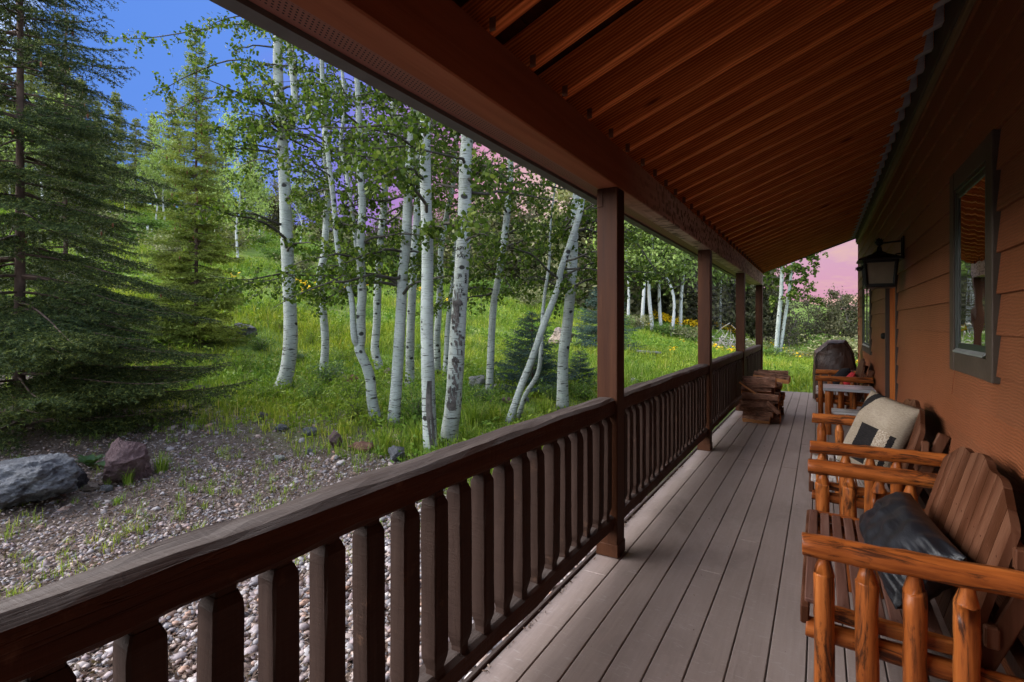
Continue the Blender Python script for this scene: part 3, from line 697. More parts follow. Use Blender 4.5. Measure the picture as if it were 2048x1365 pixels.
c = t.mix(rect(t, ss, -.076, .05, -.21, .055), c, dark); c = t.mix(rect(t, ss, .135, .165, -.22, .05), c, dark)
dg = t.math('ADD', t.math('MULTIPLY', sx, -.876), t.math('MULTIPLY', s[1], .48)); c = t.mix(t.math('MULTIPLY', t.math('GREATER_THAN', dg, .195), t.math('LESS_THAN', dg, .25)), c, dark)
M_KILIM = t.done(t.bsdf(c, .9, t.bump(t.math('ADD', weave, t.math('MULTIPLY', ribs.outputs['Fac'], .6)), .6, .004), .2))
o = put('woven_cushion', cushion('woven_cushion', .40, .58, .17, 5, 40, .003, .05, 2.8), M_KILIM)
pose(o, (.344, 4.39, .69), (.62, -.68, -.2), (.37, .09, .92)); tag(o, 'cream woven cushion with black blocks propped on the middle loveseat', 'cushion')
M_BLKFAB = plain('black fuzzy cloth', (.008, .007, .009), .95, bump=.5, bscale=120); M_REDFAB = plain('red printed cloth', (.42, .025, .03), .8, bump=.2, var=.3)
o = put('black_cushion', cushion('black_cushion', .40, .40, .20, 7, 26, .003, .05, 2.6), M_BLKFAB); pose(o, (.29, 9.62, .60), (.1, -1, .1), (.42, .05, .8)); tag(o, 'fuzzy black cushion on the farthest loveseat', 'cushion')
o = put('red_cushion', cushion('red_cushion', .42, .34, .14, 8, 26, .003, .05, 2.6), M_REDFAB); pose(o, (.385, 9.5, .585), (0, -1, 0), (.40, .0, .9)); tag(o, 'red cushion behind the black one on the farthest loveseat', 'cushion')

# ------------------------------------------------------------------ covered grill
t = NT('grill cover vinyl'); v = t.tc()
fold = t.noise(t.mapv(v, (3, 3, 1.2)), 1.4, 4, .6, 1.0)
M_COVER = t.done(t.bsdf(t.ramp(t.noise(v, 3, 4), [(.3, (.030, .013, .008)), (.7, (.062, .026, .016))]), .5, t.bump(fold, .8, .06), .5))
gr = thing('covered_grill', 'grill under a dark brown fitted cover at the far deck corner', 'grill', (.26, 11.75, 0))
prof = [(-.37, .02), (-.365, .55), (-.355, .80), (-.345, .925), (-.325, .965), (-.15, 1.125), (-.09, 1.158), (.10, 1.165), (.17, 1.15), (.255, 1.01), (.30, .85), (.345, .5), (.36, .02)]
g = np.random.default_rng(9); ny = 14; rows = []
fine = spline(np.array([(a, 0, b) for a, b in prof]), 54)[:, [0, 2]]
for k in range(ny):
    v_ = -1 + 2 * k / (ny - 1); sc = 1 - .10 * abs(v_) ** 4
    P = fine.copy(); P[:, 0] *= sc; P[:, 1] = P[:, 1] * (1 - .05 * abs(v_) ** 3); P += g.normal(size=P.shape) * .005; P[:, 0] += .008 * np.sin(P[:, 1] * 14 + k); rows.append(np.c_[P[:, 0], np.full(len(P), v_ * .28), P[:, 1]])
V = np.concatenate(rows); q = len(fine); i = np.arange(ny - 1)[:, None] * q; j = np.arange(q - 1)[None]
m = MB(); m.add(V, [np.stack([i + j, i + j + 1, i + q + j + 1, i + q + j], -1).reshape(-1, 4), np.arange(q), np.arange(q)[::-1] + (ny - 1) * q]); m.put('cover', M_COVER, gr, True)
m = MB(); m.tube(spline([tuple(p + np.array((0, -.006, 0))) for p in rows[0][4:-4]], 40), .005, 6); m.put('piping', M_BLKFAB, gr)
for x in (-.29, .29):
    for y in (-.2, .2): m = MB(); m.tube([(x - .01, y, .022), (x + .01, y, .022)], [.022, .022], 12); m.put('wheel', M_BLACK, gr)

# ------------------------------------------------------------------ firewood
def bark_mat():
    t = NT('split firewood'); v = t.tc(); r = t.objrand(); o = t.n('ShaderNodeCombineXYZ'); [t.val(o.inputs[i], t.math('MULTIPLY', r, k)) for i, k in enumerate((31., 17., 57.))]
    v2 = t.vmath('ADD', v, o.outputs[0])
    g = t.noise(t.mapv(v2, (2.5, 26, 26)), 1.0, 5, .65, .8)
    split = t.ramp(g, [(.3, (.34, .13, .045)), (.55, (.55, .25, .095)), (.75, (.68, .37, .16))])
    bark = t.ramp(t.noise(t.mapv(v2, (7, 22, 22)), 1.0, 6, .7, 1.0), [(.35, (.05, .024, .016)), (.55, (.20, .095, .06)), (.7, (.36, .21, .15))])
    return t, v2, g, split, bark
t, v2, g_, split, bark = bark_mat(); M_SPLIT = t.done(t.bsdf(t.mix(t.math('MULTIPLY', t.objrand(), .35), split, (.14, .06, .03)), .75, t.bump(g_, .6, .008), .2))
t, v2, g_, split, bark = bark_mat(); M_BARKW = t.done(t.bsdf(bark, .85, t.bump(t.noise(t.mapv(v2, (9, 25, 25)), 1.0, 6, .7, 1.0), 1.0, .015), .15))
t = NT('cut log end'); v = t.tc(); w_ = t.n('ShaderNodeTexWave', wave_type='RINGS', rings_direction='X'); t.val(w_.inputs['Vector'], v); t.val(w_.inputs['Scale'], 28.0); t.val(w_.inputs['Distortion'], 2.0)
M_ENDW = t.done(t.bsdf(t.ramp(w_.outputs['Fac'], [(.2, (.5, .19, .05)), (.8, (.66, .30, .09))]), .8))
def firelog(name, kind, r, L, seed):
    """log along +x. kind 'round' or 'wedge' (split quarter with bark on the curved side)"""
    g = np.random.default_rng(seed); 
    if kind == 'round': prof = np.array([(r * math.cos(a) * g.uniform(.9, 1.06), r * math.sin(a) * g.uniform(.88, 1.04)) for a in np.arange(14) * 2 * math.pi / 14]); nb = 14
    elif kind == 'wedge':
        A = np.linspace(rad(25), rad(155), 8); prof = np.array([(r * 1.25 * math.cos(a), r * 1.5 * math.sin(a) - r * .75) for a in A] + [(-r * .15, -r * .95), (r * .18, -r * .95)]) * (1 + g.normal(size=(10, 1)) * .03); nb = 7
    else:
        prof = np.array([(r, -r * .62), (r * 1.02, r * .3), (r * .55, r * .72), (0, r * .8), (-r * .6, r * .68), (-r * .98, r * .2), (-r, -r * .6), (0, -r * .66)]) * (1 + g.normal(size=(8, 1)) * .05); nb = 3
    k = len(prof); n = 10; xs = np.linspace(0, L, n); V = []
    J = g.normal(size=(k, 2)) * r * .04
    for i, x in enumerate(xs):
        J = J * .85 + g.normal(size=(k, 2)) * r * .045; Q = prof + J; V.append(np.c_[np.full(k, x + (0 if 0 < i < n - 1 else g.normal() * .004)), Q])
    V = np.concatenate(V); i = np.arange(n - 1)[:, None] * k; j = np.arange(k)[None]; q = (j + 1) % k
    F = np.stack([i + j, i + q, i + k + q, i + k + j], -1).reshape(-1, 4)
    me = mesh_np(name, V, [F, [np.arange(k)[::-1]], [np.arange(k) + (n - 1) * k]])
    mi = np.array(([0 if (jj < nb and kind != 'block') or (kind == 'block' and 1 <= jj <= 4) else 1 for jj in range(k)] * (n - 1)) + [2, 2], np.int32)
    me.polygons.foreach_set('material_index', mi); me.update(); return me
pile = []
def wood_piece(kind, r, L, x, y, z, rz=0, ry=0, rx=0, seed=0, label=None):
    me = firelog('firewood_log', kind, r, L, seed); o = put('firewood_log', me, [M_BARKW, M_SPLIT, M_ENDW]); o.location = (x, y, z); o.rotation_euler = (rx, ry, rz)
    return tag(o, label, 'firewood', 'split logs stacked against the railing')
X0 = -1.02
rows_ = [(8.58, [('block', .075, .40, .058, 'pale split log at the bottom front of the firewood stack'), ('wedge', .07, .40, .185, 'thin dark log second from the bottom at the stack front'), ('round', .075, .44, .315, 'bark covered round log at mid height of the stack front'), ('round', .07, .47, .445, 'long rough barked log fourth up at the stack front')])]
front_y = 8.42
spec = [('wedge', .072, .37, .075, 0, 'pale split log at the bottom front of the firewood stack'),
        ('round', .052, .40, .150, .02, 'thin dark log second from the bottom at the stack front'),
        ('round', .070, .46, .255, .0, 'bark covered round log at mid height of the stack front'),
        ('round', .068, .48, .385, .03, 'long rough barked log fourth up at the stack front')]
for k, (kd, r, L, z, dy, lab) in enumerate(spec): wood_piece(kd, r, L, X0 + rg.uniform(-.03, .04), front_y + dy, z, rg.uniform(-.09, .09), rg.uniform(-.035, .035), rg.uniform(0, 1) if kd == 'round' else 0, 500 + k, lab)
side = ['squared', 'barked', 'reddish', 'knotty', 'thick', 'slim']
lev = ['bottom layer', 'second layer', 'third layer', 'fourth layer']
for c in range(1, 8):
    z = .0
    for l in range(4 if c < 7 else 3):
        kd = ('wedge', 'round', 'wedge', 'round')[(c + l * 3) % 4]; r = (.078, .068, .073, .065)[(c * 2 + l) % 4]
        zz = .062 + l * .132 + rg.uniform(-.008, .008)
        wood_piece(kd, r, .44 + rg.uniform(-.03, .05), X0 + rg.uniform(-.03, .07), front_y + .155 * c + rg.uniform(-.02, .02), zz, rg.uniform(-.09, .09), rg.uniform(-.04, .04), (math.pi if (c + l) % 2 else 0) if kd == 'wedge' else rg.uniform(-.1, .1), 520 + c * 7 + l,
                   'split log in the %s of the stack, %s behind its front' % (lev[l], ('first', 'second', 'third', 'fourth', 'fifth', 'sixth', 'seventh')[c - 1]))
wood_piece('wedge', .085, .44, X0 + .02, front_y + .22, .575, -.05, -.05, .5, 600, 'wide split log with a pale ridge on top of the stack front')
wood_piece('round', .055, .46, X0 - .02, front_y + .36, .60, .02, -.03, 0, 601, 'gray topped log lying behind the pale ridged split log')
wood_piece('block', .085, .52, X0 + .10, front_y + .82, .645, -.10, .10, .1, 602, 'long tilted split log jutting out over the top of the stack')
wood_piece('round', .06, .44, X0 + .14, front_y + 1.05, .66, .03, .0, 0, 603, 'dark barked log lying behind the long tilted split log')
wood_piece('wedge', .06, .40, X0 + .12, front_y + .62, .565, -.1, .12, .4, 604, 'orange split log sloping under the long tilted log')
wood_piece('block', .028, .36, X0 - .02, front_y + .02, .60, 0.0, .62, 0, 605, 'gray splintered stick leaning down across the stack front')
wood_piece('wedge', .034, .22, X0 + .36, front_y - .06, .335, -.1, .75, .6, 606, 'small loose wood chip leaning on the round front logs')
# ------------------------------------------------------------------ vegetation materials
def leaf_mat(name, stops, trans=.35, rough=.5, tcol=None, big=0.0, patch=False):
    t = NT(name); isl = t.island(); c = t.ramp(isl, stops)
    if big:
        c = t.mix(t.ramp(t.noise(t.tc(), big, 3), [(.35, 0), (.65, .7)]), c, t.ramp(isl, [(p, tuple(min(1, x * k) for x, k in zip(cc, (1.7, 1.45, .9)))) for p, cc in stops]))
    if patch:
        P_ = t.n('ShaderNodeNewGeometry').outputs['Position']; q = t.noise(P_, .35, 4, .6); q2 = t.noise(t.mapv(P_, (1, 1, .2), loc=(9, 4, 0)), .9, 4, .6)
        c = t.mix(t.ramp(q, [(.42, 0), (.62, .75)]), c, t.mix(1.0, c, (1.7, 1.25, 1.0), 'MULTIPLY')); c = t.mix(t.ramp(q2, [(.5, 0), (.66, .8)]), c, t.mix(1.0, c, (.5, .62, .95), 'MULTIPLY'))
    d = t.bsdf(c, rough, spec=.08)
    tr = t.n('ShaderNodeBsdfTranslucent'); t.l(t.mix(1.0, c, tcol or (1.3, 1.5, .6), 'MULTIPLY'), tr.inputs['Color'])
    m = t.n('ShaderNodeMixShader'); t.val(m.inputs[0], trans); t.l(d, m.inputs[1]); t.l(tr.outputs[0], m.inputs[2]); return t.done(m.outputs[0])
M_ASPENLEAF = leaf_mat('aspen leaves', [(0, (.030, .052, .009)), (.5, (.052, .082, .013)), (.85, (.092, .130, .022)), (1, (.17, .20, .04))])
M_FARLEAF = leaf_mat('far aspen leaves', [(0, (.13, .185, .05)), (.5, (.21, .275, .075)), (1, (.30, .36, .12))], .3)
M_LIMELEAF = leaf_mat('young lime leaves', [(0, (.16, .23, .04)), (.5, (.25, .33, .055)), (1, (.36, .43, .09))], .3)
M_SCRUBLEAF = leaf_mat('scrub leaves', [(0, (.13, .14, .065)), (.5, (.21, .21, .10)), (1, (.30, .27, .15))], .2)
M_SHRUB = leaf_mat('shrub leaves', [(0, (.06, .115, .022)), (.5, (.10, .17, .035)), (1, (.17, .24, .06))], .25)
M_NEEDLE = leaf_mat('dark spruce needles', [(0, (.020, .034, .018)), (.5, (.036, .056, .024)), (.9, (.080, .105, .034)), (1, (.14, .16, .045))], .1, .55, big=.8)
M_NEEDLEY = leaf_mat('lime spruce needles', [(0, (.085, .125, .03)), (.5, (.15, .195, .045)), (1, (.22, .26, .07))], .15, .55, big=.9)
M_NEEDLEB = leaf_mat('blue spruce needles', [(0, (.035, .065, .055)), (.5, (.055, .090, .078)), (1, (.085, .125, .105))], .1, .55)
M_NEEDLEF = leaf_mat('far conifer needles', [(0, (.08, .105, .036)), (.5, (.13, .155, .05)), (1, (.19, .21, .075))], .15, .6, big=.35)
M_GRASS = leaf_mat('meadow grass', [(0, (.080, .145, .017)), (.45, (.145, .235, .027)), (.8, (.235, .33, .042)), (.93, (.31, .37, .08)), (1, (.42, .39, .16))], .3, .5, (1.2, 1.3, .6), patch=True)
M_FORB = leaf_mat('meadow herbs', [(0, (.065, .13, .018)), (.5, (.11, .195, .026)), (1, (.18, .27, .045))], .25, patch=True)
M_BIGLEAF = leaf_mat('broad gray green leaves', [(0, (.055, .10, .045)), (1, (.11, .16, .08))], .2)
M_PETAL = leaf_mat('yellow petals', [(0, (.75, .42, .01)), (1, (.85, .55, .02))], .2, .5, (1, 1, 1))
M_CONE = plain('spruce cones', (.16, .065, .03), .7, bump=.5, bscale=90, var=.3)
def bark_aspen(far=False):
    t = NT('aspen bark'); v = t.tc(); r = t.objrand()
    o = t.n('ShaderNodeCombineXYZ'); [t.val(o.inputs[i], t.math('MULTIPLY', r, k)) for i, k in enumerate((13., 29., 47.))]
    v2 = t.vmath('ADD', v, o.outputs[0]); z = t.sep(v)[2]
    c = t.ramp(t.noise(v2, 2.5, 4), [(.3, (.235, .26, .232)), (.7, (.365, .39, .355))])
    c = t.mix(t.ramp(t.noise(t.mapv(v2, (2, 2, 9)), 1.6, 4), [(.5, 0), (.8, .5)]), c, (.30, .35, .26))
    len_ = t.noise(t.mapv(v2, (9, 9, 95)), 1.0, 3, .6)
    c = t.mix(t.ramp(len_, [(.56, 0), (.65, .75)]), c, (.10, .09, .075))
    band = t.noise(t.mapv(v2, (5, 5, 34)), 1.0, 4, .6)
    low = t.math('MULTIPLY_ADD', z, -.22, .40, clamp=True)
    c = t.mix(t.ramp(t.math('ADD', band, t.math('MULTIPLY', low, .22)), [(.64, 0), (.68, .92)]), c, (.035, .030, .026))
    vn = t.noise(v2, 6, 3, .6, 0, 'Color')
    eye = t.voro(t.vmath('ADD', t.mapv(v2, (3.6, 3.6, 5.0)), t.vmath('SCALE', vn, .25)), 1.0)
    c = t.mix(t.ramp(eye, [(.14, .95), (.19, 0)]), c, (.018, .016, .014))
    foot = t.math('ADD', t.math('MULTIPLY_ADD', z, -3.0, .62), t.math('MULTIPLY', t.noise(t.mapv(v2, (7, 7, 2)), 1.0, 5, .65), .8))
    c = t.mix(t.ramp(foot, [(.62, 0), (.95, .85)]), c, (.055, .046, .038))
    h = t.math('SUBTRACT', t.noise(t.mapv(v2, (8, 8, 40)), 1.0, 4), t.ramp(eye, [(.13, 1), (.2, 0)]))
    return t.done(t.bsdf(c, .7, t.bump(h, .5, .01), .1))
M_BARK = bark_aspen()
M_TWIG = plain('gray twigs', (.055, .048, .037), .8, bump=.3, var=.3)
M_TWIGD = plain('dark twigs', (.11, .095, .08), .85, bump=.3, var=.3)
M_GRAYWOOD = plain('bleached dead wood', (.30, .27, .24), .85, bump=.4, bscale=30, var=.3)
M_SPRUCEBARK = plain('spruce bark', (.085, .055, .042), .9, bump=.9, bscale=22, var=.4)
M_FARBARK = plain('far white bark', (.55, .55, .52), .75, bump=.3, bscale=10, var=.15)
def farbark():
    t = NT('far aspen bark'); v = t.tc(); r = t.objrand(); o = t.n('ShaderNodeCombineXYZ'); [t.val(o.inputs[i], t.math('MULTIPLY', r, k)) for i, k in enumerate((13., 29., 47.))]
    v2 = t.vmath('ADD', v, o.outputs[0]); e = t.voro(t.mapv(v2, (3, 3, 1.6)), 1.0); b = t.noise(t.mapv(v2, (3, 3, 14)), 1.0, 3)
    c = t.mix(t.ramp(e, [(.16, .9), (.24, 0)]), (.40, .40, .375), (.05, .045, .04)); c = t.mix(t.ramp(b, [(.63, 0), (.7, .7)]), c, (.12, .11, .10)); return t.done(t.bsdf(c, .75))
M_FARBARK = farbark()

# ------------------------------------------------------------------ ground sheet
t = NT('ground'); P_ = t.n('ShaderNodeNewGeometry').outputs['Position']; s = t.sep(P_)
edge = t.math('ADD', t.math('SUBTRACT', s[1], t.math('MULTIPLY', s[0], .05)), t.math('MULTIPLY', t.noise(P_, .7, 4), 2.6))
green = t.ramp(t.math('MULTIPLY_ADD', edge, .25, -1.35), [(0, 0), (1, 1)])
nearhouse = t.math('GREATER_THAN', s[0], -40.0)
so = t.ramp(t.noise(P_, 5, 6, .7), [(.3, (.065, .046, .037)), (.55, (.13, .098, .082)), (.75, (.21, .17, .15))])
so = t.mix(t.ramp(t.voro(P_, 26, 'F1', 'Distance'), [(.1, .5), (.5, 0)]), so, (.20, .17, .155))
gc = t.ramp(t.noise(P_, 1.3, 6, .65), [(.3, (.065, .11, .018)), (.5, (.11, .175, .028)), (.7, (.18, .23, .05))])
gc = t.mix(t.ramp(t.noise(P_, .25, 4), [(.5, 0), (.72, .6)]), gc, (.19, .18, .07))
M_GROUND = t.done(t.bsdf(t.mix(green, so, gc), .95, t.bump(t.noise(P_, 30, 6, .7), .8, .03), .1))
def axis_pts(a, b, c, d, n1, n2, n3): return np.unique(np.r_[np.linspace(a, b, n1), np.linspace(b, c, n2), np.linspace(c, d, n3)])
ax = np.unique(np.r_[-np.geomspace(22, 420, 46)[::-1], np.linspace(-22, 2, 150), np.linspace(2, 16, 26), np.geomspace(16, 300, 26)])
ay = np.unique(np.r_[-np.geomspace(8, 200, 22)[::-1], np.linspace(-8, 22, 170), np.geomspace(22, 500, 56)])
X, Y = np.meshgrid(ax, ay, indexing='ij'); Z = gz(X, Y); n = len(ay)
far = np.hypot(X, Y); Z = np.where(far > 150, Z - (far - 150) * .02, Z)
i = (np.arange(len(ax) - 1)[:, None] * n + np.arange(n - 1)[None]).ravel()
ground = put('ground', mesh_np('ground', np.stack([X, Y, Z], -1).reshape(-1, 3), [np.c_[i, i + n, i + n + 1, i + 1]], True), M_GROUND); tag(ground, kind='structure')

# ------------------------------------------------------------------ leaf, needle and blade builders
def unit(a): return a / (np.linalg.norm(a, axis=-1, keepdims=True) + 1e-9)
def perp(d, g):
    r = g.normal(size=d.shape); r -= d * (r * d).sum(-1, keepdims=True); return unit(r)
def disc_leaves(C, size, N, g, k=6, aspect=.92, tip=.25):
    """round leaves with a small point"""
    U = perp(N, g); Vv = np.cross(N, U); a = np.arange(k) * 2 * np.pi / k; rr = np.ones(k); rr[0] = 1 + tip
    P = C[:, None] + size[:, None, None] * .5 * rr[None, :, None] * (np.cos(a)[None, :, None] * U[:, None] + aspect * np.sin(a)[None, :, None] * Vv[:, None])
    m = len(C); return P.reshape(-1, 3), (np.arange(m)[:, None] * k + np.arange(k)[None])
def blades(B, D, h, w, bend, g):
    """grass blades: base B, lean dir D (horizontal unit), height, width, bend"""
    S = np.stack([-D[:, 1], D[:, 0], 0 * D[:, 0]], -1) * (w / 2)[:, None]; up = np.array((0, 0, 1.0))
    M = B + up * (h * .55)[:, None] + D * (h * bend * .25)[:, None]; T = B + up * (h * (1 - .25 * bend))[:, None] + D * (h * bend)[:, None]
    V = np.stack([B - S, B + S, M + S * .75, M - S * .75, T], 1); m = len(B); i = np.arange(m)[:, None] * 5
    return V.reshape(-1, 3), [i + np.array([[0, 1, 2, 3]]), i + np.array([[3, 2, 4]])]
def needles(P0, P1, spacing, ln, w, g, flat=.6):
    L = np.linalg.norm(P1 - P0, axis=1); cnt = np.maximum(1, (L / spacing).astype(int)); idx = np.repeat(np.arange(len(L)), cnt)
    f = g.random(len(idx)); d = unit(P1 - P0)[idx]; C = P0[idx] + (P1 - P0)[idx] * f[:, None]; r = perp(d, g); r[:, 2] *= flat; r[:, 2] += .12
    nd = unit(d * .75 + unit(r)); l = ln * g.uniform(.7, 1.15, len(idx)); s = perp(nd, g) * (w / 2)
    V = np.stack([C - s, C + s, C + nd * l[:, None]], 1); return V.reshape(-1, 3), np.arange(len(idx) * 3).reshape(-1, 3)
def multi_tube(mb, paths, n=5):
    for P, R in paths: mb.tube(P, R, n, False)

# ------------------------------------------------------------------ aspens
def aspen_branches(P, R, g, zmin, zmax, nb, lmax, leaf, per, extra=(), density=1.0, zpow=1.0):
    """side branches of a trunk path P; returns wood paths and leaf centres"""
    woodp, LC = [], []
    zs = P[:, 2]
    starts = []
    for k in range(nb):
        z = zmin + (zmax - zmin) * (g.random() ** zpow); j = int(np.clip(np.searchsorted(zs, z), 1, len(zs) - 1)); a = g.uniform(0, 6.283)
        t_ = (z - zmin) / max(zmax - zmin, .1); L = lmax * (1 - .55 * t_) * g.uniform(.45, 1.1)
        d0 = np.array((math.cos(a), math.sin(a), g.uniform(.05, .6))); sidev = np.array((-math.sin(a), math.cos(a), 0)) * g.normal() * .35
        u = np.linspace(0, 1, 9)[:, None]
        Q = P[j] + d0 * L * u + sidev * L * u ** 2 + np.array((0, 0, -1.0)) * L * .33 * u ** 2.2 + np.cumsum(g.normal(size=(9, 3)) * L * .018, 0) * (u > 0)
        starts.append((Q, max(.006, min(R[j] * .38, .012 + .010 * L))))
    for Q in extra: starts.append((np.asarray(Q, float), .018))
    for Q, r in starts:
        L = np.linalg.norm(np.diff(Q, axis=0), axis=1).sum(); woodp.append((Q, np.linspace(r, .0035, len(Q))))
        nt = max(3, int(L * 6.5)); tcol = (Q[-1] - Q[0]) / (L + 1e-6)
        for q in range(nt):
            f = g.uniform(.22, 1.0); x = f * (len(Q) - 1); i0 = min(int(x), len(Q) - 2); p = Q[i0] + (Q[i0 + 1] - Q[i0]) * (x - i0)
            d = unit(tcol * .6 + g.normal(size=3) * .65 + np.array((0, 0, -.05))); l = g.uniform(.14, .42) * min(1, .5 + L * .4); u = np.linspace(0, 1, 4)[:, None]
            T = p + d * l * u + np.array((0, 0, -.25)) * l * u ** 2; woodp.append((T, np.array([.0042, .0035, .003, .002])))
            m = max(1, int(g.poisson(per * density * l / .28)))
            ff = g.uniform(.1, 1.05, m)[:, None]; LC.append(p + d * l * ff + np.array((0, 0, -.25)) * l * ff ** 2 + g.normal(size=(m, 3)) * .045 + np.array((0, 0, -.03)))
    return woodp, np.concatenate(LC)
def aspen(name, label, pix, w_px, seed, top_z=8.5, extra_px=(), stems=(), nb=42, lmax=1.9, per=18.0, zmin=1.9, dep=None, group='white barked aspens growing beside the porch', flare=1.25, leaf=.057, lean=(0, 0), zpow=.8):
    """trunk follows the sighted centre line pix [(px,py)...] from the ground up, at the distance of its foot"""
    g = np.random.default_rng(seed); base = hit(*pix[0]) if dep is None else ground_at(pix[0][0], dep); D = depth_of(base)
    t = thing(name, label, 'tree', tuple(base), group=group); mb = MB(); allw, allL = [], []; O = base
    def run(pl, w0, w1, seedk, is_main):
        pts = np.array([at_depth(px, py, D) for px, py in pl]) - O
        off = np.cumsum(g.normal(size=(len(pts), 1)) * .05, 0); fw = np.array((-math.sin(TH), math.cos(TH), 0)); pts = pts + off * fw * (np.arange(len(pts)) > 0)[:, None]
        if is_main: pts[0] = (0, 0, -.08)
        dz = top_z - pts[-1][2]; ld = unit((pts[-1] - pts[-2])[None])[0] if len(pts) > 1 else np.array((0, 0, 1.)); ld = unit(np.array((ld[0] * .5 + lean[0], ld[1] * .5 + lean[1], abs(ld[2])))[None])[0]
        vis = len(pts)
        for q in (.33, .66, 1.0): pts = np.r_[pts, [pts[vis - 1] + ld * dz * q / ld[2] + np.r_[g.normal(size=2) * .12, 0]]]
        n = 46; C = spline(pts, n); zz = C[:, 2]; r0, r1 = w0 * D / FPX / 2 * .93, w1 * D / FPX / 2 * .93; zv = pts[vis - 1][2]
        R = np.where(zz < zv, r0 + (r1 - r0) * np.clip(zz / max(zv, .1), 0, 1), r1 * (1 - .85 * np.clip((zz - zv) / max(top_z - zv, .1), 0, 1)))
        if is_main: R = R * (1 + (flare - 1) * np.exp(-np.clip(zz, 0, 9) / .16))
        R = R * (1 + g.normal(size=n) * .012)
        V, F = tube(C, R, 14, True, .02, seedk); mb.add(V, F); return C, R
    C, R = run(pix, *w_px, seed, True); runs = [(C, R)]
    for st in stems: runs.append(run(st[0], *st[1], seed + 7, False))
    for k, (C, R) in enumerate(runs):
        ex = [spline(np.array([at_depth(px, py, D + dd) - O for px, py, dd in e]), 14) for e in extra_px] if k == 0 else ()
        wp, lc = aspen_branches(C, R, g, zmin, top_z * .97, int(nb / (1 + .45 * (len(runs) - 1))), lmax, leaf, per, ex, zpow=zpow); allw += wp; allL.append(lc)
        for Q in ex: mq = MB(); mq.tube(Q, np.linspace(.021, .0055, len(Q)), 7, True, .04, seed); mq.put('limb', M_TWIG, t, True, False)
    n0 = sum(len(q) for v in mb.F.values() for q in v)
    me = mb.mesh('trunk', True); mw = MB(); multi_tube(mw, allw, 5); mw = mw.mesh('limbs', True)
    import bmesh
    bm = bmesh.new(); bm.from_mesh(me); n0 = len(bm.faces); bm.from_mesh(mw); bm.faces.ensure_lookup_table()
    for f in bm.faces[n0:]: f.material_index = 1
    bm.to_mesh(me); bm.free(); bpy.data.meshes.remove(mw); put('trunk', me, [M_BARK, M_TWIG], t)
    LC = np.concatenate(allL); N = unit(g.normal(size=LC.shape) * np.array((1, 1, .8)) + np.array((0, 0, .25)))
    V, F = disc_leaves(LC, leaf * g.uniform(.6, 1.2, len(LC)), N, g); put('crown', mesh_np('crown', V, [F]), M_ASPENLEAF, t)
    return t, D, runs[0]
AT = []
def A(*a, **k): AT.append(aspen('aspen_tree', *a, **k))
A('stout aspen with flared dark foot and a fork high in its crown', [(560, 783), (573, 735), (578, 660), (575, 520), (568, 400), (561, 270), (555, 180), (552, 80)], (31, 19), 1, extra_px=[((553, 62, 0), (480, 48, .1), (400, 60, .3), (300, 76, .5), (215, 78, .6)), ((556, 215, 0), (480, 195, -.2), (400, 200, -.3), (330, 232, -.4)), ((578, 545, -.1), (540, 552, -.5), (490, 560, -.8), (420, 552, -1.0)), ((565, 140, 0), (470, 120, .3), (380, 150, .4), (310, 190, .4)), ((560, 300, 0), (500, 290, -.4), (450, 300, -.5))], stems=[([(563, 275), (588, 235), (590, 180), (585, 110)], (17, 14))], nb=52, lmax=2.3, zpow=.7)
A('slim upright aspen standing right of the stout flared one', [(646, 748), (651, 690), (649, 640), (645, 560), (650, 510), (655, 400), (652, 300), (648, 210)], (17, 12), 2, nb=38, lmax=1.9)
A('aspen with one crooked foot splitting into three thin stems', [(754, 845), (744, 793), (741, 760), (733, 730), (721, 700), (724, 676), (728, 620), (731, 591), (729, 500), (727, 411), (720, 320), (719, 200)], (23, 12), 3,
  stems=[([(721, 695), (714, 676), (708, 602), (694, 555), (683, 503), (676, 411), (664, 320), (655, 200)], (14, 9)), ([(724, 640), (718, 555), (709, 503), (698, 411), (683, 334), (671, 276), (676, 190)], (11, 8))], nb=44, lmax=1.7)
A('straight aspen curving at its foot behind the three stemmed one', [(766, 745), (758, 728), (749, 700), (752, 646), (755, 591), (758, 537), (762, 485), (769, 411), (773, 356), (786, 265), (790, 200)], (18, 13), 4, nb=36, extra_px=[((786, 262, 0), (760, 258, .2), (735, 272, .3), (712, 300, .3))])
A('aspen with many black eye marks leaning slightly right', [(790, 850), (791, 838), (797, 756), (802, 665), (806, 573), (806, 558), (815, 466), (819, 393), (824, 283), (828, 221)], (25, 18), 5, nb=40, extra_px=[((826, 343, 0), (780, 334, .2), (735, 325, .3), (690, 330, .3))])
A('shaded aspen half hidden behind the black eyed one', [(816, 775), (817, 756), (820, 683), (824, 591), (828, 500), (828, 540), (835, 411), (835, 301)][:5] + [(833, 411), (836, 301), (838, 240)], (19, 15), 6, nb=32)
A('white aspen with a long split wound running up from its foot', [(864, 912), (860, 880), (856, 756), (855, 646), (857, 500), (855, 411), (853, 283), (851, 225)], (31, 21), 7, nb=30, zmin=2.6, flare=1.1, lmax=1.6)
A('thin dark toned aspen between the split one and the carved one', [(874, 748), (876, 690), (877, 665), (883, 573), (886, 500), (899, 430), (910, 375), (914, 300)], (15, 10), 8, nb=34)
A('thin leaning aspen directly left of the carved trunk', [(891, 752), (897, 646), (907, 573), (910, 518), (920, 430), (924, 330)], (13, 9), 9, nb=26)
A('thickest aspen with peeling bark and dark initials carved in it', [(898, 893), (901, 860), (908, 811), (914, 720), (921, 610), (928, 500), (930, 430), (932, 320), (934, 265)], (37, 26), 10, nb=30, zmin=2.5, flare=1.12, lmax=1.7, extra_px=[((931, 355, 0), (946, 335, -.1), (965, 312, -.2), (985, 300, -.3)), ((931, 348, 0), (905, 330, .3), (885, 318, .5))])
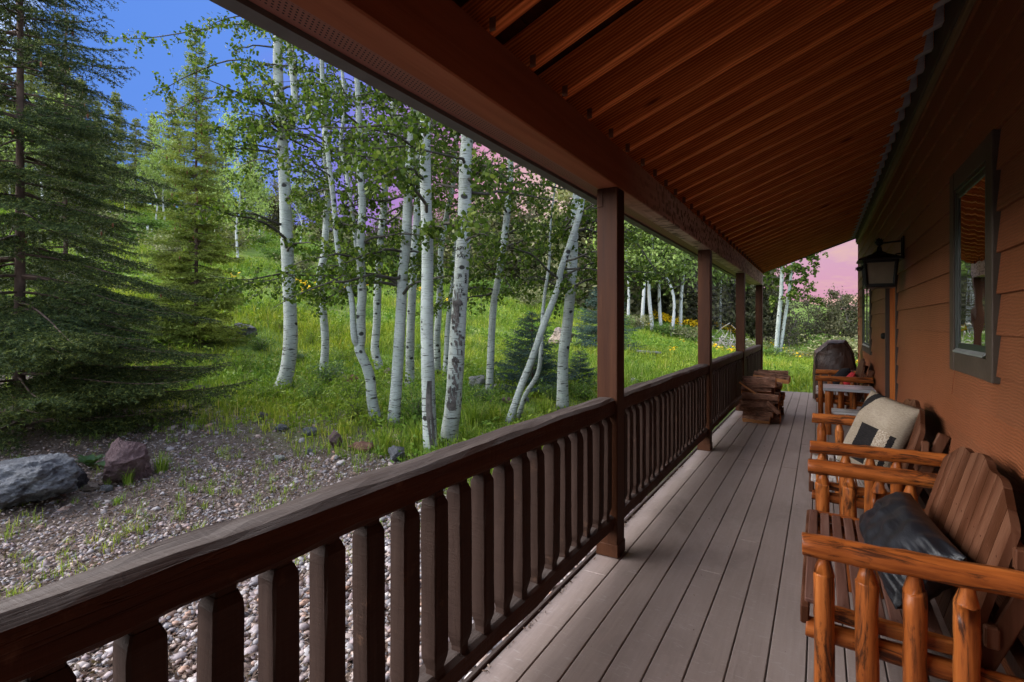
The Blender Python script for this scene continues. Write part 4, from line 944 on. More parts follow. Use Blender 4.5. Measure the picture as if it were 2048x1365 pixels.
A('curving aspen with a dark stained middle right of the carved trunk', [(978, 787), (981, 720), (982, 683), (987, 610), (996, 558), (1007, 485), (1016, 411), (1021, 350)], (16, 14), 11, nb=38, lmax=2.1, extra_px=[((1010, 470, 0), (1045, 455, .2), (1090, 450, .3), (1130, 470, .2)), ((1004, 500, 0), (970, 492, .3), (945, 480, .4))])
A('thin aspen leaning hard right across its upright neighbour', [(1012, 853), (1042, 775), (1064, 720), (1090, 646), (1119, 573), (1123, 540), (1141, 488), (1159, 430), (1167, 385)], (16, 13), 12, nb=26, zmin=2.0, lean=(.0, .0))
A('slender crooked sapling sharing a foot with the leaning aspen', [(1034, 838), (1049, 793), (1075, 749), (1082, 701), (1084, 660), (1086, 628), (1091, 585), (1100, 520)], (11, 6), 13, nb=20, top_z=5.0, lmax=1.1)
A('upright white aspen beside the first full porch post', [(1125, 822), (1126, 720), (1134, 646), (1139, 573), (1143, 503), (1146, 448), (1152, 393)], (25, 19), 14, nb=34, zmin=1.9, extra_px=[((1146, 452, 0), (1200, 440, -.3), (1260, 470, -.5), (1310, 540, -.6), (1340, 570, -.6)), ((1142, 500, 0), (1190, 520, -.4), (1250, 530, -.6), (1290, 560, -.7)), ((1148, 420, 0), (1220, 420, -.3), (1290, 470, -.5)), ((1138, 590, 0), (1090, 560, .2), (1050, 570, .3))])

# initials cut into the thickest trunk, and its long strip of peeling bark
def trunk_point(px, py, D, O): return at_depth(px, py, D) - O
_t, _D, (_C, _R) = AT[9]; O = np.array(_t.location); back = np.array((math.sin(TH), -math.cos(TH), 0)); rt = np.array((math.cos(TH), math.sin(TH), 0))
M_CUT = plain('dark healed cuts', (.022, .018, .015), .9)
for k, (txt, px, py, sz, rot) in enumerate((('CAPY', 921, 506, .075, 0), ('K', 926, 514, .06, 0), ('KAV', 926, 520, .065, -.1), ('JB', 923, 558, .07, .1), ('MARI', 938, 560, .06, 1.5), ('AV + K', 915, 578, .07, .05), ('TF', 924, 588, .08, 0))):
    cu = bpy.data.curves.new('carved_initials', 'FONT'); cu.body = txt; cu.size = sz; cu.align_x = 'CENTER'; cu.offset = .0012; o = bpy.data.objects.new('carved_initials', cu); COL.objects.link(o); cu.materials.append(M_CUT)
    z_ = trunk_point(px, py, _D, O)[2]; ctr = np.array([np.interp(z_, _C[:, 2], _C[:, a]) for a in (0, 1, 2)]); r_ = np.interp(z_, _C[:, 2], _R); s_ = float(np.clip((px - np.interp(py, [500, 610, 720, 811, 860], [928, 921, 914, 908, 901])) / FPX * _D / r_, -.8, .8)); n_ = rt * s_ + back * math.sqrt(1 - s_ * s_); p = ctr + n_ * (r_ * 1.035); turn = math.asin(s_); o2 = bpy.data.objects.new('carved_initials', bpy.data.meshes.new_from_object(o)); bpy.data.objects.remove(o); o = o2; COL.objects.link(o); o.parent = _t; o.location = tuple(p)
    o.rotation_euler = (Matrix.Rotation(TH + turn, 4, 'Z') @ Matrix.Rotation(rad(90), 4, 'X') @ Matrix.Rotation(rot, 4, 'Z')).to_euler()
g = np.random.default_rng(12); m = MB(); cl_ = spline(np.array([(919, 592), (916, 640), (915, 700), (913, 745), (911, 790), (907, 812)], float), 60)
for q in range(150):
    px, py = cl_[g.integers(0, 60)] + g.normal(size=2) * (5.5, 3); cx = np.interp(py, [500, 610, 720, 811, 860], [928, 921, 914, 908, 901]); z_ = trunk_point(cx, py, _D, O)[2]; ctr = np.array([np.interp(z_, _C[:, 2], _C[:, a]) for a in (0, 1, 2)]); rr = np.interp(z_, _C[:, 2], _R) * 1.01; off = np.clip((px - cx) / FPX * _D, -rr * .85, rr * .85)
    p = ctr + rt * off + back * (math.sqrt(rr * rr - off * off) + .004); n_ = unit((rt * off + back * math.sqrt(rr * rr - off * off))[None])[0]; tt = np.cross(n_, (0, 0, 1)); h, w = g.uniform(.015, .05), g.uniform(.006, .016)
    P_ = [p + tt * a * w + np.array((0, 0, b)) * h + n_ * g.uniform(0, .008) for a, b in ((-1, -.9), (.2, -1), (1, -.3), (.8, .8), (-.3, 1), (-1, .4))]; m.add(P_, [np.arange(6)])
M_PEEL = plain('peeling gray brown bark', (.085, .074, .066), .95, bump=1.0, bscale=60, var=.5)
tag(m.put('peeling_bark', M_PEEL, _t, False, False), kind='stuff')
# long dark split running up from the foot of the neighbouring trunk
_t, _D, (_C, _R) = AT[6]; O = np.array(_t.location); zz = np.linspace(.02, .98, 26); rows = []
for k, z_ in enumerate(zz):
    ctr = np.array([np.interp(z_, _C[:, 2], _C[:, a]) for a in (0, 1, 2)]); r_ = np.interp(z_, _C[:, 2], _R) * 1.012; w = .022 * math.sin(math.pi * min(1, (1 - z_) * 1.1 + .02)) ** .6 * g.uniform(.7, 1.2) + .003; c0 = .025 + .012 * math.sin(z_ * 7)
    rows.append([ctr + rt * o_ + back * math.sqrt(max(1e-5, r_ * r_ - o_ * o_)) + back * dz for o_, dz in ((c0 - w - .018, .001), (c0 - w, .003), (c0 - w * .5, .0005), (c0 + w * .5, .0005), (c0 + w, .003), (c0 + w + .018, .001))])
m = MB(); i = np.arange(25)[:, None] * 6; j = np.arange(5)[None]; m.add(np.array(rows).reshape(-1, 3), [np.stack([i + j, i + j + 1, i + j + 7, i + j + 6], -1).reshape(-1, 4)]); m.put('split_wound', M_PEEL, _t, True, False)

# ------------------------------------------------------------------ spruces
def spruce_parts(H, Rm, z0, seed, whorl=.30, nbr=5, twig=.09, sp_=.010, nl=.026, nw=.0035, sub=True, droop=.30, r0=.11, up=.12, cones=0, shape=.75, sagtip=.1):
    g = np.random.default_rng(seed); W_ = []; S0, S1 = [], []; z = z0; cone_p = []
    while z < H * .97:
        t_ = (z - z0) / (H - z0); n_ = nbr if t_ < .8 else max(3, nbr - 1)
        for b in range(n_):
            a = g.uniform(0, 6.283); L = Rm * ((1 - t_) ** shape) * g.uniform(.55, 1.12) * (.72 if z < .7 and H > 9.5 else 1) + .12; u = np.linspace(0, 1, 9); dr = droop * (1.1 - t_) * min(1, max(.12, (z - .1) / 2.6)); asc = up + .5 * t_
            out = np.array((math.cos(a), math.sin(a), 0)); sd_ = np.array((-math.sin(a), math.cos(a), 0))
            Q = np.array((0, 0, z + g.uniform(-.1, .1))) + np.outer(u, out) * L + np.outer(asc * u * .35 - dr * u ** 1.4 + sagtip * u ** 4, (0, 0, 1)) * L + np.outer(np.sin(u * 2.5) * g.normal() * .06, sd_) * L
            W_.append((Q, np.linspace(max(.006, r0 * .22 * (1 - t_ * .7)), .003, 9)))
            S0.append(Q[4:-1]); S1.append(Q[5:])
            k = max(4, int(L * .88 / twig)); ss = np.linspace(.14, .99, k)
            for q, s_ in enumerate(ss):
                for side in (-1, 1):
                    x = s_ * 8; i0 = min(int(x), 7); p = Q[i0] + (Q[i0 + 1] - Q[i0]) * (x - i0)
                    tl = (min(.55 * L * (1 - s_) + .10, .34 * L + .06, .75)) * g.uniform(.6, 1.15)
                    d = unit(out * .62 + sd_ * side * .80 + np.array((0, 0, g.uniform(-.35, .05) - dr * .3)))
                    m1 = p + d * tl * .55; m2 = m1 + unit(d + out * .25 + np.array((0, 0, -.12))) * tl * .45
                    S0.append(np.array([p, m1])); S1.append(np.array([m1, m2]))
                    if sub and tl > .16:
                        kk = int(tl / (twig * .95)); f = (np.arange(kk) + .6) / (kk + .2); B = np.where(f[:, None] < .55, p + (m1 - p) * (f / .55)[:, None], m1 + (m2 - m1) * ((f - .55) / .45)[:, None])
                        sg = np.where(np.arange(kk) % 2 == 0, 1, -1)[:, None]; sv = np.cross(d, (0, 0, 1)); dd = unit(d * .7 + sv * sg * .7 + g.normal(size=(kk, 3)) * .12 + np.array((0, 0, -.15)))
                        S0.append(B); S1.append(B + dd * (tl * .38 * (1 - f * .6) + .03)[:, None])
            if cones and t_ > .25 and g.random() < cones:
                f = g.uniform(.5, .95); i0 = int(f * 8); cone_p.append(Q[i0] + sd_ * g.uniform(-.1, .1) * L * .5 + np.array((0, 0, -.05)))
        z += whorl * g.uniform(.75, 1.2) * (1 - .35 * t_) * (.62 if z < 2.2 and H > 11 else 1)
    S0.append(np.array([(0, 0, H - .5)])); S1.append(np.array([(0, 0, H)]))
    V, F = needles(np.concatenate(S0), np.concatenate(S1), sp_, nl, nw, g)
    mt = MB(); P = np.array([(0, 0, -.15), (0, 0, .2), (.01, .01, H * .3), (0, .02, H * .65), (0, 0, H)]); mt.tube(spline(P, 24), np.linspace(r0, .008, 24), 10, True, .04, seed)
    mw = MB(); multi_tube(mw, W_, 5)
    cm = None
    if cone_p and False:
        mc = MB()
        for c in cone_p: mc.tube([c, c + (0, 0, -.012), c + (0, 0, -.05), c + (0, 0, -.085), c + (0, 0, -.098)], [.004, .014, .018, .012, .002], 7)
        cm = mc.mesh('cones', True)
    if cone_p:
        mc = MB(); c = np.zeros(3); mc.tube([c, c + (0, 0, -.012), c + (0, 0, -.05), c + (0, 0, -.085), c + (0, 0, -.098)], [.004, .014, .018, .012, .002], 7); cm = (mc.mesh('cone', True), cone_p[:90])
    return mt.mesh('trunk', True), mw.mesh('branches', True), mesh_np('crown', V, [F]), cm
def spruce(label, base, parts, mat, rz=0, sc=1.0, group=None, name='spruce_tree', bark=None):
    t = thing(name, label, 'tree', tuple(base), rz, group); t.scale = (sc,) * 3 if not hasattr(sc, '__len__') else sc
    put('trunk', parts[0], bark or M_SPRUCEBARK, t); put('branches', parts[1], bark or M_SPRUCEBARK, t); put('crown', parts[2], mat, t)
    if parts[3]:
        for c in parts[3][1]: put('cone', parts[3][0], M_CONE, t).location = tuple(c)
    return t
GS = 'spruces on the slope beside the porch'
SPA = spruce_parts(12.5, 3.5, .10, 21, whorl=.38, nbr=6, twig=.11, sp_=.0105, nl=.050, nw=.015, droop=.50, shape=1.05, r0=.12, cones=.35)
print('needles', len(SPA[2].polygons))
b1 = ground_at(38, 6.7); spruce('huge dark spruce with a bare lower trunk and wide drooping boughs', b1, SPA, M_NEEDLE, .6, .76, group=GS)
b2 = ground_at(132, 11.6); spruce('second dark spruce just behind the huge one', b2, SPA, M_NEEDLE, 2.9, (.62, .62, .66), group=GS)
SPB = spruce_parts(9.0, 1.95, .10, 22, whorl=.23, nbr=7, twig=.12, sp_=.014, nl=.070, nw=.020, droop=.30, r0=.10, cones=.5, shape=1.0)
b4 = hit(392, 690); dd = depth_of(b4); H4 = 1.48 + (648 - 60) / 1024 * dd - b4[2]
spruce('sunlit lime green spruce with brown cones near its tip', b4, SPB, M_NEEDLEY, 1.0, (104 / 1024 * dd / 1.75, 104 / 1024 * dd / 1.75, H4 / 9.0), group=GS)
SPY = spruce_parts(2.2, 1.0, .06, 23, whorl=.14, nbr=6, twig=.075, sp_=.010, nl=.045, nw=.012, droop=.10, r0=.035, up=.35, shape=.9)
def young(label, px, py, ytop, rz, mat, wpx):
    b = hit(px, py); dd = depth_of(b); Hh = 1.48 + (648 - ytop) / 1024 * dd - b[2]; k = Hh / 2.2; kw = wpx / 1024 * dd / 1.0
    spruce(label, b, SPY, mat, rz, (kw, kw, k), group='young blue spruces in the meadow', name='young_spruce')
young('young blue spruce behind the leaning aspen', 1064, 782, 622, .3, M_NEEDLEB, 88)
young('blue spruce seen on both sides of the first full porch post', 1205, 700, 575, 2.0, M_NEEDLEB, 82)
young('small blue spruce peeking out behind the upright white aspen', 1160, 775, 700, 4.0, M_NEEDLEB, 45)

SPF = [spruce_parts(10.0, 1.9, .5, 30 + k, whorl=.36, nbr=7, twig=.24, sp_=.045, nl=.20, nw=.070, sub=True, droop=.22, r0=.13, shape=.95 - .2 * k) for k in range(2)]
def ordinal(i): return ['first', 'second', 'third', 'fourth', 'fifth', 'sixth', 'seventh', 'eighth', 'ninth', 'tenth', 'eleventh', 'twelfth', 'thirteenth', 'fourteenth', 'fifteenth', 'sixteenth', 'seventeenth', 'eighteenth', 'nineteenth', 'twentieth', 'twenty-first', 'twenty-second', 'twenty-third', 'twenty-fourth', 'twenty-fifth', 'twenty-sixth'][i]
cons = sorted([(-60, 30, 70), (10, 33, 110), (62, 36, 55), (105, 34, 100), (160, 30, 150), (196, 46, 200), (232, 44, 178), (272, 40, 235), (305, 48, 225), (345, 45, 190), (408, 38, 225), (445, 46, 250), (505, 52, 270), (-150, 34, 60), (130, 42, 120)])
def far_h(px, dep, ytop): b = ground_at(px, dep); return b, 1.48 + (648 - ytop) / 1024 * dep - b[2]
for k, (px, dep, yt) in enumerate(cons):
    b, Hh = far_h(px, dep, yt); kk = max(.4, Hh / 10.0)
    spruce('yellowish conifer on the far hill skyline, %s from the left' % ordinal(k), b, SPF[k % 2], M_NEEDLEF, k * 1.7, (kk * .95, kk * .95, kk), group='conifers along the far hill skyline', name='conifer_tree')

# ------------------------------------------------------------------ far broadleaf trees and scrub
def far_tree(H, seed, trunk_r, spread, nl, leaf, zc=.3, nbr=26, twigs=3, lean=.04, clumps=38, tri=5):
    g = np.random.default_rng(seed); P = np.array([(0, 0, -.3), (g.normal() * lean, g.normal() * lean, H * .25), (g.normal() * lean * 3, g.normal() * lean * 3, H * .55), (g.normal() * lean * 6, g.normal() * lean * 6, H)]); C = spline(P, 20)
    mt = MB(); mt.tube(C, np.linspace(trunk_r, trunk_r * .12, 20), 8, True, .05, seed); W_, cl = [], []
    for k in range(nbr):
        f = g.uniform(zc, .97); j = int(f * 19); a = g.uniform(0, 6.283); L = spread * (1 - .6 * max(0, (f - zc) / (1 - zc))) * g.uniform(.5, 1.1); u = np.linspace(0, 1, 6)[:, None]
        Q = C[j] + np.array((math.cos(a), math.sin(a), g.uniform(.3, .9))) * L * u + np.array((0, 0, -.25)) * L * u ** 2 + np.cumsum(g.normal(size=(6, 3)) * L * .04, 0) * (u > 0); W_.append((Q, np.linspace(trunk_r * .3, trunk_r * .06, 6)))
        for q in range(twigs): s_ = Q[g.integers(2, 6)]; T = s_ + unit(g.normal(size=3) + np.array((0, 0, .4))) * L * .4 * np.linspace(0, 1, 4)[:, None]; W_.append((T, np.linspace(trunk_r * .1, trunk_r * .04, 4))); cl += [T[-1], T[2]]
        cl += [Q[-1], Q[3]]
    cl = np.array(cl); idx = g.integers(0, len(cl), nl); cs = g.uniform(.10, .30, len(cl)) * spread * .62; LC = cl[idx] + g.normal(size=(nl, 3)) * cs[idx][:, None] * np.array((1, 1, .7))
    V, F = disc_leaves(LC, leaf * g.uniform(.6, 1.3, nl), unit(g.normal(size=LC.shape) + np.array((0, 0, .5))), g, tri, .8, .3)
    mw = MB(); multi_tube(mw, W_, 4); return mt.mesh('trunk', True), mw.mesh('branches', True), mesh_np('crown', V, [F])
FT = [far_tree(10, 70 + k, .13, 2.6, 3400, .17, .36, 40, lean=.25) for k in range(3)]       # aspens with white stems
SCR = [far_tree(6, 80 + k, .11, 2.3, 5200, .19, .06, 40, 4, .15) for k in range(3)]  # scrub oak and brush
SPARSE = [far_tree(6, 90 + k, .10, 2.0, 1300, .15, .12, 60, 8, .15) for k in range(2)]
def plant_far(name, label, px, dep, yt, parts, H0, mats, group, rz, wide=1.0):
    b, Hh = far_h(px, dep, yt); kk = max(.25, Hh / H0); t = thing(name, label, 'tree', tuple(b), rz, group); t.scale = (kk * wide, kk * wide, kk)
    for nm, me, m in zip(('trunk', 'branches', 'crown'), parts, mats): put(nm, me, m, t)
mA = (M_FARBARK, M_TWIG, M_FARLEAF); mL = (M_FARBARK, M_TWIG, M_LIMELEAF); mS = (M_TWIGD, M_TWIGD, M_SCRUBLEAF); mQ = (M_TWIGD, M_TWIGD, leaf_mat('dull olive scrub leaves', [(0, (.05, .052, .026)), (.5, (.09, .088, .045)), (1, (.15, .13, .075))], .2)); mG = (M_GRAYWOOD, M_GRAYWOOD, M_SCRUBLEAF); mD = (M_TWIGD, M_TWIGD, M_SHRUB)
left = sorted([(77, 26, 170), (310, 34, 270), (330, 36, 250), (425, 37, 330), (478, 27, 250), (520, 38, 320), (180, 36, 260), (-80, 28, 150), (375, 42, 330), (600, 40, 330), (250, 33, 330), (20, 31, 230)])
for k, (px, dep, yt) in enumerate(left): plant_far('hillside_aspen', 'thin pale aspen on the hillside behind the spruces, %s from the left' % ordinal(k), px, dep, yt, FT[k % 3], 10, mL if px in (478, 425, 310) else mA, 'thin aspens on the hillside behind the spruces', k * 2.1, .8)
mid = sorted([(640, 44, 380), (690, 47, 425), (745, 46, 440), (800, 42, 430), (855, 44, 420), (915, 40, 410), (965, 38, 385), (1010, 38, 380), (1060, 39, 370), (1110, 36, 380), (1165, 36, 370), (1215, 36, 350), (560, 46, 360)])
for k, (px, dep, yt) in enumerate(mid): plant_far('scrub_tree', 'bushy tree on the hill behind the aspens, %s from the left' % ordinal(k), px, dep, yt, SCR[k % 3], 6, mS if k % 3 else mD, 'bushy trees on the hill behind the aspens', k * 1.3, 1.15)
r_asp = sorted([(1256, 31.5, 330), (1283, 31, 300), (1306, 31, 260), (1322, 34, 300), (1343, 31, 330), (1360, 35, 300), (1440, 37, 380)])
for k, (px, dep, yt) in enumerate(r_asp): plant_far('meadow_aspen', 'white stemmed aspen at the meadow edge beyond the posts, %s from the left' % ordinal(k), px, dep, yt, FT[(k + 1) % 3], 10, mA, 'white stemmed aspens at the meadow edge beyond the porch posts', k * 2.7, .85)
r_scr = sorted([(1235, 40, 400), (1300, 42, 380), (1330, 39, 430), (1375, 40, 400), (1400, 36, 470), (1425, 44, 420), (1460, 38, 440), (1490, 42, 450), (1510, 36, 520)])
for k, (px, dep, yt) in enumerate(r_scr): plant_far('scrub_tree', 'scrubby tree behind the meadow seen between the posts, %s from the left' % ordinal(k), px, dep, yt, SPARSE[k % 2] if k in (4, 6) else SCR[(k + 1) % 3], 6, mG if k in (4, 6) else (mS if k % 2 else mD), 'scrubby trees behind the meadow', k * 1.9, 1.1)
def pair(label, pl, w, seed, top):
    A(label, pl, w, seed, top_z=top, dep=25.0, nb=26, lmax=2.2, per=12, zmin=2.6, leaf=.12, group='white aspens standing alone past the end of the deck', flare=1.1)
pair('tall white aspen of the pair past the end of the deck', [(1551, 686), (1556, 640), (1561, 590), (1564, 540), (1566, 490), (1567, 470)], (9, 7), 51, 8.2)
pair('leaning white aspen of the pair past the end of the deck', [(1558, 684), (1568, 645), (1575, 600), (1580, 560), (1584, 530), (1600, 490)], (7.5, 5), 52, 6.8)
end_scr = sorted([(1532, 36, 565), (1580, 33, 592), (1612, 34, 588), (1640, 36, 592), (1668, 33, 590), (1697, 30, 580), (1725, 31, 584), (1765, 34, 600), (1820, 36, 590)])
for k, (px, dep, yt) in enumerate(end_scr): plant_far('scrub_tree', 'dull scrub tree past the end of the deck, %s from the left' % ordinal(k), px, dep, yt, SCR[k % 3] if k in (0, 5) else (SPARSE[k % 2] if k in (1, 2, 3, 6, 8) else SCR[(k + 1) % 3]), 6, mD if k == 5 else mQ, 'dull scrub trees past the end of the deck', k * 2.3, 1.0 if k != 5 else .8)
# ------------------------------------------------------------------ shrubs, rocks, flowers, grass
def shrub_mesh(seed, R=.6, H=.8, nl=1100, leaf=.055, nst=26):
    g = np.random.default_rng(seed); W_, cl = [], []
    for k in range(nst):
        a = g.uniform(0, 6.283); l = g.uniform(.5, 1.0); u = np.linspace(0, 1, 5)[:, None]
        Q = np.array((g.normal() * .06, g.normal() * .06, -.03)) + np.array((math.cos(a) * R * g.uniform(.2, 1), math.sin(a) * R * g.uniform(.2, 1), H * l)) * np.c_[u, u, u ** .8] + np.cumsum(g.normal(size=(5, 3)) * .02, 0); W_.append((Q, np.linspace(.008, .002, 5)))
        for q in range(5): cl.append(Q[g.integers(1, 5)] + g.normal(size=3) * .10 * R)
    cl = np.array(cl); LC = cl[g.integers(0, len(cl), nl)] + g.normal(size=(nl, 3)) * .085 * (R + .3); LC[:, 2] = np.abs(LC[:, 2]) + .01
    V, F = disc_leaves(LC, leaf * g.uniform(.6, 1.3, nl), unit(g.normal(size=LC.shape) + np.array((0, 0, .7))), g, 5, .55, .5)
    mw = MB(); multi_tube(mw, W_, 4); return mw.mesh('stems', True), mesh_np('foliage', V, [F])
SH = [shrub_mesh(120 + k) for k in range(4)]; SHB = [shrub_mesh(130 + k, .9, 1.1, 1500, .085, 30) for k in range(3)]
def shrub(label, b, parts, kw, kh, rz, group, mat=None):
    t = thing('shrub', label, 'shrub', tuple(b), rz, group); t.scale = (kw, kw, kh); put('stems', parts[0], M_TWIGD, t); put('foliage', parts[1], mat or M_SHRUB, t)
near_sh = [('low leafy shrub between the feet of the aspens with black eyes', 838, 842, .75, .8), ('low leafy shrub left of the three stemmed aspen foot', 712, 838, .6, .6), ('low leafy shrub at the foot of the slim upright aspen', 660, 770, .7, .6), ('small leafy shrub right of the carved aspen', 962, 840, .6, .6),
           ('leafy shrub right of the young blue spruce', 1168, 800, .6, .6), ('low shrub in front of the flared aspen foot', 520, 800, .6, .4)]
clumps_ = sorted([(440, 735), (478, 748), (592, 722), (622, 692), (684, 722), (702, 662), (800, 692), (842, 706), (932, 744), (962, 802), (1002, 762), (1104, 806), (1150, 742), (622, 804), (704, 806), (905, 806), (520, 700), (560, 660), (740, 640), (880, 650)])
for k, (px, py) in enumerate(clumps_): near_sh.append(('low leafy clump in the meadow grass, %s from the left' % ordinal(k), px, py, .45 + .35 * ((k * 7) % 5) / 5, .35 + .3 * ((k * 3) % 4) / 4))
for k, (lab, px, py, a, b_) in enumerate(near_sh): shrub(lab, hit(px, py), SH[k % 4], a, b_, k * 1.1, 'low shrubs around the aspen feet', (M_SHRUB, M_FORB, M_BIGLEAF, M_FORB)[k % 4])
g = np.random.default_rng(77)
hs = sorted([(260, 26), (300, 30), (340, 24), (395, 30), (430, 33), (470, 31), (515, 34), (550, 30), (600, 27), (640, 33), (690, 30), (730, 36), (790, 34), (840, 30), (900, 33), (960, 31), (1010, 34), (1060, 30), (1100, 33), (210, 28), (150, 24)])
for k, (px, dep) in enumerate(hs): b = ground_at(px, dep); shrub('rounded green shrub on the meadow hillside, %s from the left' % ordinal(k), b, SHB[k % 3], g.uniform(1.0, 1.8), g.uniform(.7, 1.25), k, 'rounded shrubs on the meadow hillside', M_SHRUB if k % 3 else M_SCRUBLEAF)
rs = sorted([(1240, 29), (1275, 30), (1320, 30.5), (1350, 31), (1385, 30), (1430, 29), (1465, 30), (1505, 27), (1535, 25), (1570, 26.5), (1600, 24), (1632, 23), (1660, 24), (1690, 22), (1720, 23), (1760, 24), (1615, 28), (1650, 28), (1590, 29), (1700, 27)])
for k, (px, dep) in enumerate(rs): b = ground_at(px, dep); shrub('bushy shrub along the far meadow edge, %s from the left' % ordinal(k), b, SHB[k % 3], g.uniform(1.0, 1.6), g.uniform(.75, 1.2) * (.45 if 1520 < px < 1640 else (.7 if px < 1520 else 1)), k, 'bushy shrubs along the far meadow edge', (M_SHRUB, M_SCRUBLEAF, M_SHRUB)[k % 3])
# brush pile of bleached branches
b = ground_at(1446, 27); W_ = []; m = MB(); g = np.random.default_rng(8)
for k in range(90):
    c = b + np.array((g.normal() * .6, g.normal() * .5, abs(g.normal()) * .32)) + np.array((0, 0, .12)); d = unit(g.normal(size=3) * np.array((1, 1, .45))); L = g.uniform(.5, 1.2); m.tube([c - d * L / 2, c + g.normal(size=3) * .05, c + d * L / 2], [.016, .013, .006], 5)
tag(m.put('brush_pile', M_GRAYWOOD, None, True, False), 'heap of bleached dead branches at the far meadow edge', 'brush pile')

# rocks
def rock_mat(name, c1, c2, c3, sc=3.0):
    t = NT(name); v = t.tc(); r = t.objrand(); o = t.n('ShaderNodeCombineXYZ'); [t.val(o.inputs[i], t.math('MULTIPLY', r, k)) for i, k in enumerate((13., 29., 47.))]; v = t.vmath('ADD', v, o.outputs[0])
    n1 = t.noise(v, sc, 8, .65, .4); n2 = t.noise(v, sc * 9, 5, .7); vz = t.noise(t.mapv(v, (2, 2, 9), rot=(.4, .3, 0)), sc, 5, .6)
    c = t.ramp(t.math('ADD', t.math('MULTIPLY', n1, .65), t.math('MULTIPLY', n2, .35)), [(.33, c1), (.52, c2), (.68, c3)]); c = t.mix(t.ramp(vz, [(.6, 0), (.68, .5)]), c, tuple(min(1, x * 1.6) for x in c3))
    c = t.mix(t.ramp(t.noise(v, sc * 3, 5, .7), [(.62, 0), (.7, .5)]), c, tuple(x * .4 for x in c1))
    return t.done(t.bsdf(c, .85, t.bump(t.math('ADD', n1, t.math('MULTIPLY', n2, .7)), 1.0, .07), .25))
RM = {'gray': rock_mat('gray rock', (.085, .085, .092), (.17, .17, .18), (.30, .30, .315)), 'pink': rock_mat('pink rock', (.11, .065, .065), (.18, .11, .11), (.26, .18, .17)), 'tan': rock_mat('tan rock', (.20, .15, .12), (.32, .25, .205), (.42, .35, .29)), 'red': rock_mat('red rock', (.14, .065, .045), (.23, .11, .08), (.30, .17, .13)), 'pale': rock_mat('pale rock', (.28, .27, .26), (.40, .385, .37), (.5, .49, .48)), 'dark': rock_mat('dark rock', (.05, .045, .05), (.09, .08, .085), (.14, .13, .13))}
def rock_mesh(seed, planes=16, sub=5):
    g = np.random.default_rng(seed); import bmesh
    bm = bmesh.new(); bmesh.ops.create_icosphere(bm, subdivisions=sub, radius=1.0); V = np.array([v.co[:] for v in bm.verts]); N = unit(g.normal(size=(planes, 3))); d = g.uniform(.50, .86, planes)
    for n_, dd in zip(N, d):
        k = V @ n_; V = V - np.outer(np.clip(k - dd, 0, None), n_)
    for f in (2.3, 5.1, 9.7):
        ph = g.uniform(0, 6, 6); V = V * (1 + .07 / f * (np.sin(V[:, :1] * f + ph[0]) + np.sin(V[:, 1:2] * f + ph[1]) + np.sin(V[:, 2:] * f + ph[2])))
    from mathutils import noise as MN
    off = Vector((seed * 3.1, 0, 0)); V = np.array([c * (1 + .15 * MN.fractal(Vector(c) * 2.2 + off, .9, 2.1, 6) + .05 * MN.fractal(Vector(c) * 11 + off, .8, 2, 4)) for c in V])
    for v, c in zip(bm.verts, V): v.co = c
    me = bpy.data.meshes.new('rock'); bm.to_mesh(me); bm.free(); me.polygons.foreach_set('use_smooth', np.ones(len(me.polygons), bool)); return me
RMESH = [rock_mesh(200 + k, 14 + k, 6 if k < 2 else 5 if k < 3 else 4) for k in range(8)]
def rock(label, px, py, wpx, hpx, kind, k, name='rock', cat='rock', sink=.06):
    b = hit(px, py); D = depth_of(b); w = wpx / FPX * D / 2; h = hpx / FPX * D
    o = put(name, RMESH[k % 8], None); o.data = RMESH[k % 8] if kind is None else o.data
    o.location = (b[0], b[1], b[2] + h * .5 - h * sink); o.scale = (w * 1.08, w * .9, h * .62); o.rotation_euler = (0, 0, k * 2.4)
    if not o.data.materials: o.data.materials.append(RM[kind])
    o.material_slots[0].link = 'OBJECT'; o.material_slots[0].material = RM[kind]
    return tag(o, label, cat, 'boulders and stones around the gravel')
